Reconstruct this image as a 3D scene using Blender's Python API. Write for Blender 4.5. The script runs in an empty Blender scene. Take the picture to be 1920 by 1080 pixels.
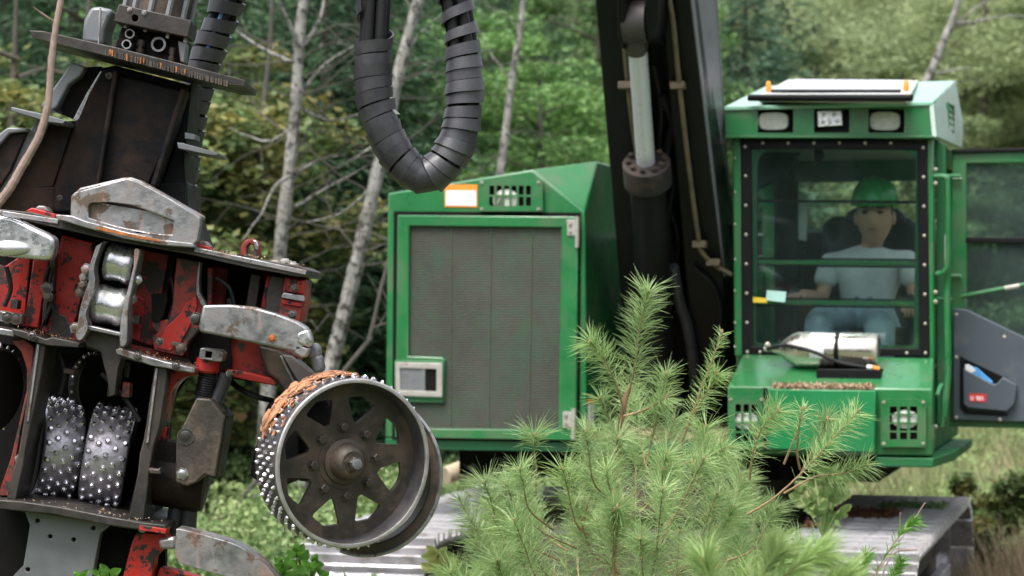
import bpy, math, random
import numpy as np
from mathutils import Vector, Matrix
from mathutils.geometry import tessellate_polygon
R = math.radians
rng = random.Random(7)
nrs = np.random.RandomState(11)
S = bpy.context.scene
C = S.collection

# ---------------------------------------------------------------- camera, sky, sun, exposure
FPX = 4267.0
CAM = Vector((0, 0, 2.05))
TILT = math.atan(48 / FPX)
cd = bpy.data.cameras.new('camera'); cam = bpy.data.objects.new('camera', cd); C.objects.link(cam)
cam.location = CAM; cam.rotation_euler = (R(90) + TILT, 0, 0)
cd.sensor_width = 36; cd.lens = FPX / 1920 * 36; cd.clip_start = .1; cd.clip_end = 900
cd.dof.use_dof = True; cd.dof.focus_distance = 6.75; cd.dof.aperture_fstop = 4.2
S.camera = cam
W = bpy.data.worlds.new('World'); S.world = W; W.use_nodes = True
wn = W.node_tree; bg = wn.nodes['Background']
SUN_EL, SUN_AZ = R(64), R(-150)      # azimuth measured from +Y clockwise: behind the camera to the left
sky = wn.nodes.new('ShaderNodeTexSky'); sky.sky_type = 'NISHITA'; sky.sun_disc = False
sky.sun_elevation = SUN_EL; sky.sun_rotation = SUN_AZ; sky.dust_density = 4; sky.air_density = 1.0; sky.ozone_density = .6
hs = wn.nodes.new('ShaderNodeHueSaturation'); hs.inputs['Saturation'].default_value = .32
wn.links.new(sky.outputs[0], hs.inputs['Color']); wn.links.new(hs.outputs[0], bg.inputs[0])
bg.inputs[1].default_value = .15
sd = bpy.data.lights.new('sun', 'SUN'); sd.energy = 1.5; sd.angle = R(25); sd.color = (1, .97, .92)
sun = bpy.data.objects.new('sun', sd); C.objects.link(sun)
sdir = Vector((math.sin(SUN_AZ) * math.cos(SUN_EL), math.cos(SUN_AZ) * math.cos(SUN_EL), math.sin(SUN_EL)))
sun.rotation_euler = sdir.to_track_quat('Z', 'Y').to_euler(); sun.location = (0, 0, 30)
S.view_settings.view_transform = 'Standard'; S.view_settings.look = 'None'
S.view_settings.exposure = 1.2; S.view_settings.gamma = 1
S.render.engine = 'CYCLES'
S.cycles.max_bounces = 8; S.cycles.transparent_max_bounces = 12
S.cycles.use_denoising = True

# ---------------------------------------------------------------- helpers
_ct, _st = math.cos(TILT), math.sin(TILT)
def ray(u, v):
    x, y, z = u - 960, FPX, 540 - v
    return Vector((x, y * _ct - z * _st, y * _st + z * _ct))
class Frame:
    def __init__(s, loc, yaw=0):
        s.M = Matrix.Translation(loc) @ Matrix.Rotation(R(yaw), 4, 'Z'); s.I = s.M.inverted(); s.o = s.I @ CAM
    def _r(s, u, v): return s.I.to_3x3() @ ray(u, v)
    def y(s, u, v, y): d = s._r(u, v); return s.o + d * ((y - s.o.y) / d.y)
    def x(s, u, v, x): d = s._r(u, v); return s.o + d * ((x - s.o.x) / d.x)
    def z(s, u, v, z): d = s._r(u, v); return s.o + d * ((z - s.o.z) / d.z)
WF = Frame((0, 0, 0))
def PX(u, v, Y): return WF.y(u, v, Y)

class MB:
    def __init__(s): s.v = []; s.f = []
    def add(s, vs, fs):
        n = len(s.v); s.v += [tuple(a) for a in vs]; s.f += [tuple(i + n for i in f) for f in fs]; return s
    def prism(s, pts, d, holes=None):
        pts = [Vector(p) for p in pts]; d = Vector(d); n = len(pts)
        nrm = Vector((0, 0, 0))
        for i in range(n): nrm += (pts[i] - pts[0]).cross(pts[(i + 1) % n] - pts[0])
        if nrm.dot(d) > 0: pts.reverse()
        if not holes:
            vs = pts + [p + d for p in pts]
            fs = [tuple(range(n)), tuple(range(2 * n - 1, n - 1, -1))]
            fs += [(i, i + n, (i + 1) % n + n, (i + 1) % n) for i in range(n)]
            return s.add(vs, fs)
        loops = [pts]
        for h in holes:
            h = [Vector(p) for p in h]; nr = Vector((0, 0, 0))
            for i in range(len(h)): nr += (h[i] - h[0]).cross(h[(i + 1) % len(h)] - h[0])
            if nr.dot(d) < 0: h.reverse()
            loops.append(h)
        allp = [p for l in loops for p in l]; N = len(allp)
        tris = tessellate_polygon(loops)
        vs = allp + [p + d for p in allp]; fs = []
        for t in tris:
            a, b, c = [allp[i] for i in t]
            t = tuple(t) if (b - a).cross(c - a).dot(d) < 0 else tuple(reversed(t))
            fs.append(t); fs.append(tuple(i + N for i in reversed(t)))
        k = 0
        for l in loops:
            m = len(l)
            fs += [(k + i, k + i + N, k + (i + 1) % m + N, k + (i + 1) % m) for i in range(m)]; k += m
        return s.add(vs, fs)
    def pp(s, fr, pix, y0, y1, holes=None):
        f = lambda L: [fr.y(u, v, y0) for u, v in L]
        return s.prism(f(pix), (0, y1 - y0, 0), [f(h) for h in holes] if holes else None)
    def slab(s, fr, pix3, d):
        return s.prism([fr.y(*p) for p in pix3], d if isinstance(d, (tuple, Vector)) else (0, d, 0))
    def bar(s, fr, a, b, t, y0, y1):
        a = Vector(a); b = Vector(b); e = (b - a).normalized(); n = Vector((-e.y, e.x)) * t
        return s.pp(fr, [a, b, b + n, a + n], y0, y1)
    def box(s, x0, x1, y0, y1, z0, z1):
        return s.prism([(x0, y0, z0), (x1, y0, z0), (x1, y0, z1), (x0, y0, z1)], (0, y1 - y0, 0))
    def hexa(s, a, b):       # two quads (lists of four points)
        return s.add(list(a) + list(b), [(0, 1, 2, 3), (7, 6, 5, 4), (0, 4, 5, 1), (1, 5, 6, 2), (2, 6, 7, 3), (3, 7, 4, 0)])
    def tube(s, pts, r, n=8, caps=True, sq=1.0):
        pts = [Vector(p) for p in pts]; m = len(pts)
        rs = list(r) if hasattr(r, '__len__') else [r] * m
        t = [(pts[min(i + 1, m - 1)] - pts[max(i - 1, 0)]).normalized() for i in range(m)]
        a = t[0].orthogonal().normalized(); vs = []
        for i in range(m):
            a = (a - t[i] * a.dot(t[i])).normalized(); b = t[i].cross(a)
            for k in range(n):
                q = 2 * math.pi * k / n; vs.append(pts[i] + (a * math.cos(q) + b * math.sin(q) * sq) * rs[i])
        fs = [(i * n + k, i * n + (k + 1) % n, (i + 1) * n + (k + 1) % n, (i + 1) * n + k) for i in range(m - 1) for k in range(n)]
        if caps: fs += [tuple(range(n - 1, -1, -1)), tuple(range((m - 1) * n, m * n))]
        return s.add(vs, fs)
    def cyl(s, p0, p1, r0, r1=None, n=16): return s.tube([p0, p1], [r0, r0 if r1 is None else r1], n)
    def lathe(s, o, ax, prof, n=24, closed=False):
        o = Vector(o); ax = Vector(ax).normalized(); a = ax.orthogonal().normalized(); b = ax.cross(a); vs = []
        for t, r in prof:
            for k in range(n):
                q = 2 * math.pi * k / n; vs.append(o + ax * t + (a * math.cos(q) + b * math.sin(q)) * r)
        m = len(prof); L = m if closed else m - 1
        fs = [(i * n + k, i * n + (k + 1) % n, ((i + 1) % m) * n + (k + 1) % n, ((i + 1) % m) * n + k) for i in range(L) for k in range(n)]
        if not closed: fs += [tuple(range(n - 1, -1, -1)), tuple(range((m - 1) * n, m * n))]
        return s.add(vs, fs)
    def ball(s, c, r, nu=12, nv=8, sc=(1, 1, 1)):
        c = Vector(c); vs = [c + Vector((0, 0, r * sc[2]))]
        for j in range(1, nv):
            p = math.pi * j / nv
            for i in range(nu):
                q = 2 * math.pi * i / nu
                vs.append(c + Vector((r * sc[0] * math.sin(p) * math.cos(q), r * sc[1] * math.sin(p) * math.sin(q), r * sc[2] * math.cos(p))))
        vs.append(c - Vector((0, 0, r * sc[2]))); fs = []
        for i in range(nu): fs.append((0, 1 + i, 1 + (i + 1) % nu))
        for j in range(nv - 2):
            for i in range(nu):
                a = 1 + j * nu; fs.append((a + i, a + nu + i, a + nu + (i + 1) % nu, a + (i + 1) % nu))
        a = 1 + (nv - 2) * nu; e = len(vs) - 1
        for i in range(nu): fs.append((a + i, e, a + (i + 1) % nu))
        return s.add(vs, fs)
    def mesh(s, name, mat=None, ang=35):
        me = bpy.data.meshes.new(name); me.from_pydata(s.v, [], s.f); me.validate()
        import bmesh
        b = bmesh.new(); b.from_mesh(me); bmesh.ops.recalc_face_normals(b, faces=b.faces); b.to_mesh(me); b.free()
        if mat: me.materials.append(mat)
        me.shade_smooth(); me.set_sharp_from_angle(angle=R(ang))
        return me
    def obj(s, name, mat, parent=None, bev=0, seg=2, ang=35, **kw):
        o = bpy.data.objects.new(name, s.mesh(name, mat, ang)); C.objects.link(o)
        if parent: o.parent = parent
        if bev:
            m = o.modifiers.new('bevel', 'BEVEL'); m.width = bev; m.segments = seg; m.limit_method = 'ANGLE'; m.angle_limit = R(38)
            m.harden_normals = False
        for k, val in kw.items(): o[k] = val
        return o
def thing(name, label, cat, M=None, group=None):
    o = bpy.data.objects.new(name, None); C.objects.link(o); o.empty_display_size = .2
    if M is not None: o.matrix_world = M
    o['label'] = label; o['category'] = cat
    if group: o['group'] = group
    return o
def tag(o, label=None, cat=None, group=None, kind=None):
    for k, val in (('label', label), ('category', cat), ('group', group), ('kind', kind)):
        if val: o[k] = val
    return o
def inst(me, name, parent, M=None):
    o = bpy.data.objects.new(name, me); C.objects.link(o); o.parent = parent
    if M is not None: o.matrix_local = M
    return o
def axes(loc, z, up=(0, 0, 1)):      # matrix whose local z points along z
    z = Vector(z).normalized(); x = Vector(up).cross(z)
    if x.length < 1e-3: x = Vector((1, 0, 0))
    x.normalize(); y = z.cross(x)
    m = Matrix((x, y, z)).transposed().to_4x4(); m.translation = Vector(loc); return m
def quads_obj(name, V, mat, parent=None, link=True, tri=False):
    V = np.ascontiguousarray(V, dtype=np.float32); k = V.shape[1]; n = V.shape[0]
    me = bpy.data.meshes.new(name); me.vertices.add(n * k); me.vertices.foreach_set('co', V.reshape(-1))
    me.loops.add(n * k); me.loops.foreach_set('vertex_index', np.arange(n * k, dtype=np.int32))
    me.polygons.add(n); me.polygons.foreach_set('loop_start', np.arange(n, dtype=np.int32) * k)
    me.update(calc_edges=True); me.materials.append(mat)
    if not link: return me
    o = bpy.data.objects.new(name, me); C.objects.link(o)
    if parent: o.parent = parent
    return o
def spline(pts, n):       # Catmull-Rom through points
    P = [Vector(p) for p in pts]; P = [2 * P[0] - P[1]] + P + [2 * P[-1] - P[-2]]; out = []
    L = len(P) - 3
    for i in range(n + 1):
        t = i / n * L; k = min(int(t), L - 1); f = t - k; a, b, c, d = P[k:k + 4]
        out.append(.5 * ((2 * b) + (c - a) * f + (2 * a - 5 * b + 4 * c - d) * f * f + (3 * b - a - 3 * c + d) * f ** 3))
    return out

# ---------------------------------------------------------------- materials
def _nt(name):
    m = bpy.data.materials.new(name); m.use_nodes = True; nt = m.node_tree
    return m, nt, nt.nodes['Principled BSDF']
def _noise(nt, co, scale, detail=5, rough=.6, dist=0):
    n = nt.nodes.new('ShaderNodeTexNoise'); n.inputs['Scale'].default_value = scale
    n.inputs['Detail'].default_value = detail; n.inputs['Roughness'].default_value = rough; n.inputs['Distortion'].default_value = dist
    if co: nt.links.new(co, n.inputs['Vector'])
    return n.outputs['Fac']
def _ramp(nt, fac, a, b, va=0., vb=1.):
    n = nt.nodes.new('ShaderNodeMapRange'); n.inputs[1].default_value = a; n.inputs[2].default_value = b
    n.inputs[3].default_value = va; n.inputs[4].default_value = vb; nt.links.new(fac, n.inputs[0]); return n.outputs[0]
def _mix(nt, f, a, b):
    n = nt.nodes.new('ShaderNodeMix'); n.data_type = 'RGBA'
    for sock, val in ((n.inputs[0], f), (n.inputs[6], a), (n.inputs[7], b)):
        if isinstance(val, (int, float)): sock.default_value = val
        elif isinstance(val, (tuple, list)): sock.default_value = (*val[:3], 1)
        else: nt.links.new(val, sock)
    return n.outputs[2]
def _math(nt, op, a, b=0.):
    n = nt.nodes.new('ShaderNodeMath'); n.operation = op; n.use_clamp = True
    for sock, val in ((n.inputs[0], a), (n.inputs[1], b)):
        if isinstance(val, (int, float)): sock.default_value = val
        else: nt.links.new(val, sock)
    return n.outputs[0]
def mat(name, col, rough=.5, metal=0., var=.15, vscale=5, dirt=None, damt=.3, dscale=3, drough=.85,
        dirt2=None, d2amt=.2, d2scale=14, edge=None, eamt=.8, ewid=.003, emetal=1., bump=.15, bscale=80, streak=None, samt=.3, coat=0, spec=None):
    m, nt, p = _nt(name)
    tc = nt.nodes.new('ShaderNodeTexCoord'); co = tc.outputs['Object']
    c = _mix(nt, _ramp(nt, _noise(nt, co, vscale), .3, .7), [x * (1 - var) for x in col], [min(1, x * (1 + var)) for x in col])
    rg = _ramp(nt, _noise(nt, co, vscale * 4), .3, .7, max(0, rough - .1), min(1, rough + .1)); mt = None
    def layer(mask, colr, ro, me):
        nonlocal c, rg, mt
        c = _mix(nt, mask, c, colr)
        n = nt.nodes.new('ShaderNodeMix'); nt.links.new(mask, n.inputs[0]); nt.links.new(rg, n.inputs[2]); n.inputs[3].default_value = ro; rg = n.outputs[0]
        n = nt.nodes.new('ShaderNodeMix'); nt.links.new(mask, n.inputs[0])
        if mt is None: n.inputs[2].default_value = metal
        else: nt.links.new(mt, n.inputs[2])
        n.inputs[3].default_value = me; mt = n.outputs[0]
    if dirt2:
        k = .5 + (.5 - d2amt) * .35; layer(_ramp(nt, _noise(nt, co, d2scale, 8, .7), k, k + .025), dirt2, .6, metal if metal else .3)
    if dirt:
        k = .5 + (.5 - damt) * .4; layer(_math(nt, 'MULTIPLY', _ramp(nt, _noise(nt, co, dscale, 9, .72), k - .06, k + .16), .85), dirt, drough, 0)
    if streak:
        mp = nt.nodes.new('ShaderNodeMapping'); mp.inputs['Scale'].default_value = (38, 38, 3.0); mp.inputs['Rotation'].default_value = (0, R(-10), 0)
        nt.links.new(co, mp.inputs['Vector'])
        a = _ramp(nt, _noise(nt, mp.outputs[0], 1, 6, .7), .56, .72); b = _ramp(nt, _noise(nt, co, 5, 3), .45, .6)
        layer(_math(nt, 'MULTIPLY', _math(nt, 'MULTIPLY', a, b), samt * 2), streak, .8, 0)
    if edge:
        bv = nt.nodes.new('ShaderNodeBevel'); bv.samples = 4; bv.inputs['Radius'].default_value = ewid
        ge = nt.nodes.new('ShaderNodeNewGeometry'); vm = nt.nodes.new('ShaderNodeVectorMath'); vm.operation = 'DOT_PRODUCT'
        nt.links.new(bv.outputs[0], vm.inputs[0]); nt.links.new(ge.outputs['Normal'], vm.inputs[1])
        e = _ramp(nt, vm.outputs['Value'], .985, .86)
        e = _math(nt, 'MULTIPLY', e, _ramp(nt, _noise(nt, co, 30, 6, .7), .4, .55))
        layer(_math(nt, 'MULTIPLY', e, eamt), edge, .35, emetal)
    nt.links.new(c, p.inputs['Base Color']); nt.links.new(rg, p.inputs['Roughness'])
    if mt is None: p.inputs['Metallic'].default_value = metal
    else: nt.links.new(mt, p.inputs['Metallic'])
    if spec is not None: p.inputs['Specular IOR Level'].default_value = spec
    elif max(col) < .04: p.inputs['Specular IOR Level'].default_value = .18
    p.inputs['Coat Weight'].default_value = coat; p.inputs['Coat Roughness'].default_value = .16
    if bump:
        b = nt.nodes.new('ShaderNodeBump'); b.inputs['Strength'].default_value = bump; b.inputs['Distance'].default_value = .004
        nt.links.new(_noise(nt, co, bscale, 6, .65), b.inputs['Height']); nt.links.new(b.outputs[0], p.inputs['Normal'])
    return m
green = mat('green_paint', (.013, .155, .042), .34, 0, .14, 2.5, dirt=(.085, .12, .06), damt=.40, dscale=3.5, dirt2=(.09, .16, .09), d2amt=.12, d2scale=26, bump=.07, bscale=25, edge=(.26, .27, .20), eamt=.6, ewid=.005, emetal=.1, coat=.8)
green_dk = mat('green_paint_worn', (.009, .115, .036), .5, 0, .15, 3, dirt=(.07, .09, .05), damt=.35, dscale=5, bump=.08)
blackp = mat('black_paint', (.009, .009, .010), .45, 0, .25, 4, dirt=(.035, .031, .028), damt=.2, dscale=4, bump=.12)
boomp = mat('boom_black_paint', (.009, .0095, .011), .38, 0, .2, 3, dirt=(.03, .027, .025), damt=.15, dscale=3, bump=.08)
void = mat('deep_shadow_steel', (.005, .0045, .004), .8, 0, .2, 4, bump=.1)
steel = mat('worn_grey_steel', (.31, .31, .32), .36, .85, .3, 9, dirt=(.12, .085, .06), damt=.42, dscale=6, dirt2=(.14, .11, .09), d2amt=.35, bump=.35, bscale=45, streak=(.30, .10, .03), samt=.6, edge=(.66, .66, .68), eamt=.9, ewid=.004)
steel_br = mat('bright_worn_steel', (.62, .62, .64), .28, .9, .15, 10, dirt=(.25, .20, .14), damt=.3, dscale=9, bump=.35, bscale=35)
steel_dk = mat('dark_oily_steel', (.045, .041, .038), .45, .5, .35, 7, dirt=(.050, .034, .023), damt=.42, dscale=6, bump=.4, bscale=50, edge=(.42, .40, .39), eamt=.85, ewid=.0035)
steel_hub = mat('brown_grimy_steel', (.060, .050, .042), .5, .35, .4, 9, dirt=(.12, .075, .045), damt=.42, dscale=9, bump=.5, bscale=60, edge=(.3, .27, .25), eamt=.5)
tower = mat('grimy_dark_tower', (.008, .008, .009), .5, .2, .35, 5, dirt=(.050, .027, .015), damt=.46, dscale=4, bump=.5, bscale=30, edge=(.16, .16, .17), eamt=.3, ewid=.002)
greyp = mat('grey_primer_paint', (.16, .17, .18), .45, .2, .2, 5, dirt=(.07, .06, .05), damt=.25, bump=.15, edge=(.5, .5, .52), eamt=.7)
red = mat('chipped_red_paint', (.42, .016, .010), .45, 0, .25, 6, dirt=(.055, .030, .022), damt=.26, dscale=9, dirt2=(.030, .024, .022), d2amt=.42, d2scale=24, bump=.35, bscale=55, edge=(.42, .36, .34), eamt=.8, ewid=.003)
redbrown = mat('muddy_red_paint', (.30, .018, .012), .5, 0, .35, 6, dirt=(.050, .035, .027), damt=.5, dscale=6, dirt2=(.05, .035, .03), d2amt=.5, bump=.45, bscale=50, edge=(.35, .30, .28), eamt=.7)
chrome = mat('chromed_steel', (.60, .63, .68), .34, .25, .05, 4, bump=.02)
studm = mat('polished_stud_steel', (.72, .70, .74), .25, .95, .1, 30, bump=.1)
rubber = mat('wrap_black_rubber', (.041, .041, .047), .36, 0, .3, 9, dirt=(.08, .077, .075), damt=.28, dscale=7, bump=.2, bscale=120)
hosem = mat('hose_rubber', (.015, .015, .016), .4, 0, .2, 8, bump=.1)
hosebr = mat('dusty_hose_rubber', (.075, .062, .052), .6, 0, .2, 8, bump=.1)
tracks = mat('track_shoe_steel', (.46, .45, .47), .42, .5, .3, 4, dirt=(.14, .11, .08), damt=.36, dscale=5, bump=.3, bscale=40, edge=(.7, .7, .72), eamt=.7)
rustdk = mat('rusty_carbody_steel', (.07, .06, .052), .75, .1, .35, 4, dirt=(.09, .07, .045), damt=.5, dscale=4, bump=.4)
doorgrey = mat('grey_door_panel', (.060, .075, .092), .5, 0, .06, 3, dirt=(.13, .13, .12), damt=.1, bump=.12, bscale=220)
gasket = mat('black_gasket', (.006, .006, .007), .5, 0, .2, 8, bump=.06)
boltm = mat('zinc_bolt', (.50, .46, .38), .4, .7, .15, 20, bump=.1)
hinge_m = mat('hinge_metal', (.42, .40, .37), .5, .4, .15, 14, dirt=(.2, .15, .1), damt=.3, dscale=20)
whitep = mat('white_plate', (.72, .73, .74), .45, 0, .05, 5, dirt=(.5, .5, .46), damt=.2, bump=.03)
orangep = mat('orange_film', (.85, .27, .03), .4, 0, .1, 8, bump=.03)
yellowp = mat('yellow_film', (.75, .55, .04), .4, 0, .08, 8, bump=0)
roofm = mat('sheen_roof_paint', (.20, .43, .30), .38, 0, .12, 2.5, dirt=(.32, .40, .33), damt=.35, dscale=3, bump=.04, coat=.8)  # roof green paled in the colour to imitate its bright sky sheen
rimm = mat('ground_rim_steel', (.42, .41, .41), .42, .6, .3, 14, dirt=(.16, .12, .09), damt=.36, dscale=12, bump=.1)
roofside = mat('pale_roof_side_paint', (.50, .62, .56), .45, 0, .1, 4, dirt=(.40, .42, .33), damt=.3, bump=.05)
hatchf = mat('hatch_frame_paint', (.46, .47, .45), .45, 0, .1, 5, dirt=(.25, .24, .2), damt=.3, bump=.05)
hatchm = mat('hatch_glass', (.50, .51, .56), .18, 0, .05, 5, dirt=(.5, .5, .45), damt=.25, bump=.03)
lens = mat('lamp_lens', (.62, .62, .56), .22, 0, .12, 40, bump=.5, bscale=90, coat=.6)
reflm = mat('lamp_reflector', (.8, .8, .8), .15, .95, .2, 90, bump=.8, bscale=60)
bark_debris_m = mat('orange_bark', (.40, .19, .10), .9, 0, .5, 25, dirt=(.13, .065, .04), damt=.35, dscale=30, bump=.8, bscale=60)
debris_m = mat('wood_chips', (.42, .30, .20), .9, 0, .5, 60, dirt=(.16, .10, .07), damt=.3, dscale=30, bump=1, bscale=80)
woodcut = mat('cut_wood', (.55, .34, .18), .8, 0, .3, 8, bump=.3)
interior = mat('cab_trim_dark', (.03, .034, .035), .6, 0, .2, 6, bump=.1)
liner = mat('cab_headliner', (.34, .37, .37), .8, 0, .08, 6, bump=.05)
bottle_m = mat('brushed_cylinder_metal', (.66, .62, .56), .22, .92, .08, 6, dirt=(.4, .35, .25), damt=.2, bump=.03)
skinm = mat('skin', (.48, .255, .18), .5, 0, .06, 10, bump=.03)
shirtm = mat('grey_cotton', (.50, .50, .52), .9, 0, .18, 7, bump=3.0, bscale=9)
jeansm = mat('faded_denim', (.26, .33, .42), .9, 0, .35, 9, bump=2.5, bscale=10)
helmetm = mat('helmet_plastic', (.02, .30, .07), .3, 0, .05, 5, bump=0)
hairm = mat('short_hair', (.05, .035, .025), .8)
redlab = mat('red_label', (.60, .02, .02), .4, 0, .03, 4, bump=0)
bluep = mat('blue_packet', (.08, .32, .70), .4, 0, .3, 25, bump=.1)
trunk_pale = mat('pale_tree_bark', (.27, .26, .24), .85, 0, .3, 6, dirt=(.05, .052, .04), damt=.46, dscale=7, dirt2=(.045, .04, .035), d2amt=.4, d2scale=18, bump=.8, bscale=30)
trunk_dark = mat('dark_tree_bark', (.075, .065, .052), .9, 0, .3, 6, bump=.8, bscale=30)
twigm = mat('grey_twig', (.075, .068, .058), .85, 0, .3, 9, bump=.4)
stickm = mat('bare_stick_bark', (.27, .19, .16), .75, 0, .25, 30, dirt=(.12, .10, .08), damt=.3, dscale=18, bump=.5, bscale=70)
def leafmat(name, a, b, c, rough=.5, trans=.35, z=None, wscale=.9):
    m, nt, p = _nt(name); ge = nt.nodes.new('ShaderNodeNewGeometry'); oi = nt.nodes.new('ShaderNodeObjectInfo')
    tc = nt.nodes.new('ShaderNodeTexCoord')
    col = _mix(nt, _ramp(nt, ge.outputs['Random Per Island'], .1, .9), a, b)
    col = _mix(nt, _ramp(nt, _noise(nt, tc.outputs['Object'], wscale, 3), .42, .66), col, c)
    hv = nt.nodes.new('ShaderNodeHueSaturation'); nt.links.new(col, hv.inputs['Color'])
    nt.links.new(_ramp(nt, oi.outputs['Random'], 0, 1, .8, 1.2), hv.inputs['Value']); col = hv.outputs[0]
    nt.links.new(col, p.inputs['Base Color']); p.inputs['Roughness'].default_value = rough; p.inputs['Specular IOR Level'].default_value = .35
    tr = nt.nodes.new('ShaderNodeBsdfTranslucent'); nt.links.new(col, tr.inputs['Color'])
    mx = nt.nodes.new('ShaderNodeMixShader'); mx.inputs[0].default_value = trans
    nt.links.new(p.outputs[0], mx.inputs[1]); nt.links.new(tr.outputs[0], mx.inputs[2])
    nt.links.new(mx.outputs[0], nt.nodes['Material Output'].inputs['Surface']); return m
lf_conifer = leafmat('conifer_foliage', (.035, .085, .040), (.085, .16, .07), (.05, .10, .055))
lf_bright = leafmat('bright_leaves', (.10, .20, .055), (.22, .36, .12), (.08, .17, .055))
lf_yellow = leafmat('yellowing_leaves', (.07, .14, .045), (.17, .25, .09), (.24, .21, .06), wscale=2.5)
lf_pale = leafmat('hazy_olive_leaves', (.24, .30, .14), (.40, .45, .24), (.17, .23, .11), trans=.45)  # olive leaves, made lighter still to paint in background haze
lf_teal = leafmat('blue_green_foliage', (.06, .12, .075), (.12, .21, .12), (.05, .10, .06))
lf_weed = leafmat('weed_leaves', (.16, .26, .08), (.38, .46, .20), (.10, .19, .06), wscale=2)
lf_grass = leafmat('tall_grass', (.18, .26, .09), (.34, .40, .18), (.36, .30, .19), wscale=1.2)
lf_dry = leafmat('dry_grass', (.32, .24, .15), (.46, .36, .24), (.25, .2, .12))
lf_needle = leafmat('pine_needles', (.20, .35, .12), (.56, .68, .35), (.32, .46, .18), rough=.4, trans=.42, wscale=3)
lf_needle2 = leafmat('yellow_pine_needles', (.26, .40, .12), (.40, .52, .22), (.32, .42, .13), rough=.45)
lf_far = leafmat('far_wood_foliage', (.07, .12, .05), (.16, .22, .09), (.19, .24, .12), wscale=.12)
pine_bark = mat('pine_shoot_bark', (.30, .20, .11), .8, 0, .3, 40, bump=.5)
def glassmat(name, tint, refl=.12, haze_film=.10):  # dust: pale diffuse film painting in the glass's reflected haze
    m, nt, p = _nt(name); nt.nodes.remove(p)
    t = nt.nodes.new('ShaderNodeBsdfTransparent'); t.inputs[0].default_value = (*tint, 1)
    g = nt.nodes.new('ShaderNodeBsdfGlossy'); g.inputs['Roughness'].default_value = .03; g.inputs[0].default_value = (.85, .95, .95, 1)
    fr = nt.nodes.new('ShaderNodeFresnel'); fr.inputs[0].default_value = 1.45
    tc = nt.nodes.new('ShaderNodeTexCoord')
    f = _math(nt, 'ADD', _math(nt, 'MULTIPLY', fr.outputs[0], .8), _ramp(nt, _noise(nt, tc.outputs['Object'], 3, 6), .3, .8, 0, refl))
    df = nt.nodes.new('ShaderNodeBsdfDiffuse'); df.inputs[0].default_value = (.40, .52, .50, 1); md = nt.nodes.new('ShaderNodeMixShader')
    nt.links.new(_ramp(nt, _noise(nt, tc.outputs['Object'], 4, 8, .7), .3, .8, haze_film * .6, haze_film * 1.5), md.inputs[0]); nt.links.new(t.outputs[0], md.inputs[1]); nt.links.new(df.outputs[0], md.inputs[2])
    mx = nt.nodes.new('ShaderNodeMixShader'); nt.links.new(f, mx.inputs[0]); nt.links.new(md.outputs[0], mx.inputs[1]); nt.links.new(g.outputs[0], mx.inputs[2])
    nt.links.new(mx.outputs[0], nt.nodes['Material Output'].inputs['Surface']); return m
glass = glassmat('tinted_glass', (.88, .98, .95), .07, .016)
glass_door = glassmat('door_glass', (.66, .82, .79), .04, .07)
def screenmat():
    m, nt, p = _nt('radiator_screen'); tc = nt.nodes.new('ShaderNodeTexCoord'); co = tc.outputs['Object']
    c = _mix(nt, _ramp(nt, _noise(nt, co, 3.5, 6), .35, .65), (.022, .026, .016), (.046, .044, .031))
    c = _mix(nt, _math(nt, 'MULTIPLY', _ramp(nt, _noise(nt, co, 4, 9, .78, 1.5), .46, .64), .75), c, (.016, .070, .026))
    c = _mix(nt, _math(nt, 'MULTIPLY', _ramp(nt, _noise(nt, co, 260, 2), .66, .72), .5), c, (.25, .28, .20))
    w = nt.nodes.new('ShaderNodeTexWave'); w.bands_direction = 'Z'; w.inputs['Scale'].default_value = 24; w.inputs['Distortion'].default_value = .15
    nt.links.new(co, w.inputs['Vector'])
    c = _mix(nt, _math(nt, 'MULTIPLY', _ramp(nt, w.outputs['Fac'], .0, .5, 1, 0), .35), c, (.02, .02, .018))
    nt.links.new(c, p.inputs['Base Color']); p.inputs['Roughness'].default_value = .6
    b = nt.nodes.new('ShaderNodeBump'); b.inputs['Strength'].default_value = .5; b.inputs['Distance'].default_value = .004
    nt.links.new(w.outputs['Fac'], b.inputs['Height']); nt.links.new(b.outputs[0], p.inputs['Normal']); return m
screenm = screenmat()
# ---------------------------------------------------------------- ground, hill
def gh(x, y):
    r = math.sin(x * .31 + 1) * .12 + math.cos(y * .23 + x * .1) * .12
    far = max(0, y - 42); rise = 9 * (1 - math.exp(-(far / 40) ** 1.6))
    near = max(0, y - 17); return r * min(1, near / 8) + rise + .03 * min(near, 25)
xs = sorted(set([-220, -160, -120, -90, -60, -45] + list(range(-32, 33, 2)) + [45, 60, 90, 120, 160, 220]))
ys = sorted(set([-160, -100, -60, -30, -10, 0, 5] + list(range(8, 50, 2)) + list(range(50, 110, 5)) + [120, 150, 200, 260]))
g = MB(); g.add([(x, y, gh(x, y)) for y in ys for x in xs], [(j * len(xs) + i, j * len(xs) + i + 1, (j + 1) * len(xs) + i + 1, (j + 1) * len(xs) + i) for j in range(len(ys) - 1) for i in range(len(xs) - 1)])
groundm = mat('forest_ground', (.075, .105, .035), .95, 0, .4, 1.3, dirt=(.10, .075, .045), damt=.45, dscale=.8, bump=.8, bscale=9)
tag(g.obj('ground', groundm, ang=180), kind='structure')

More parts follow.
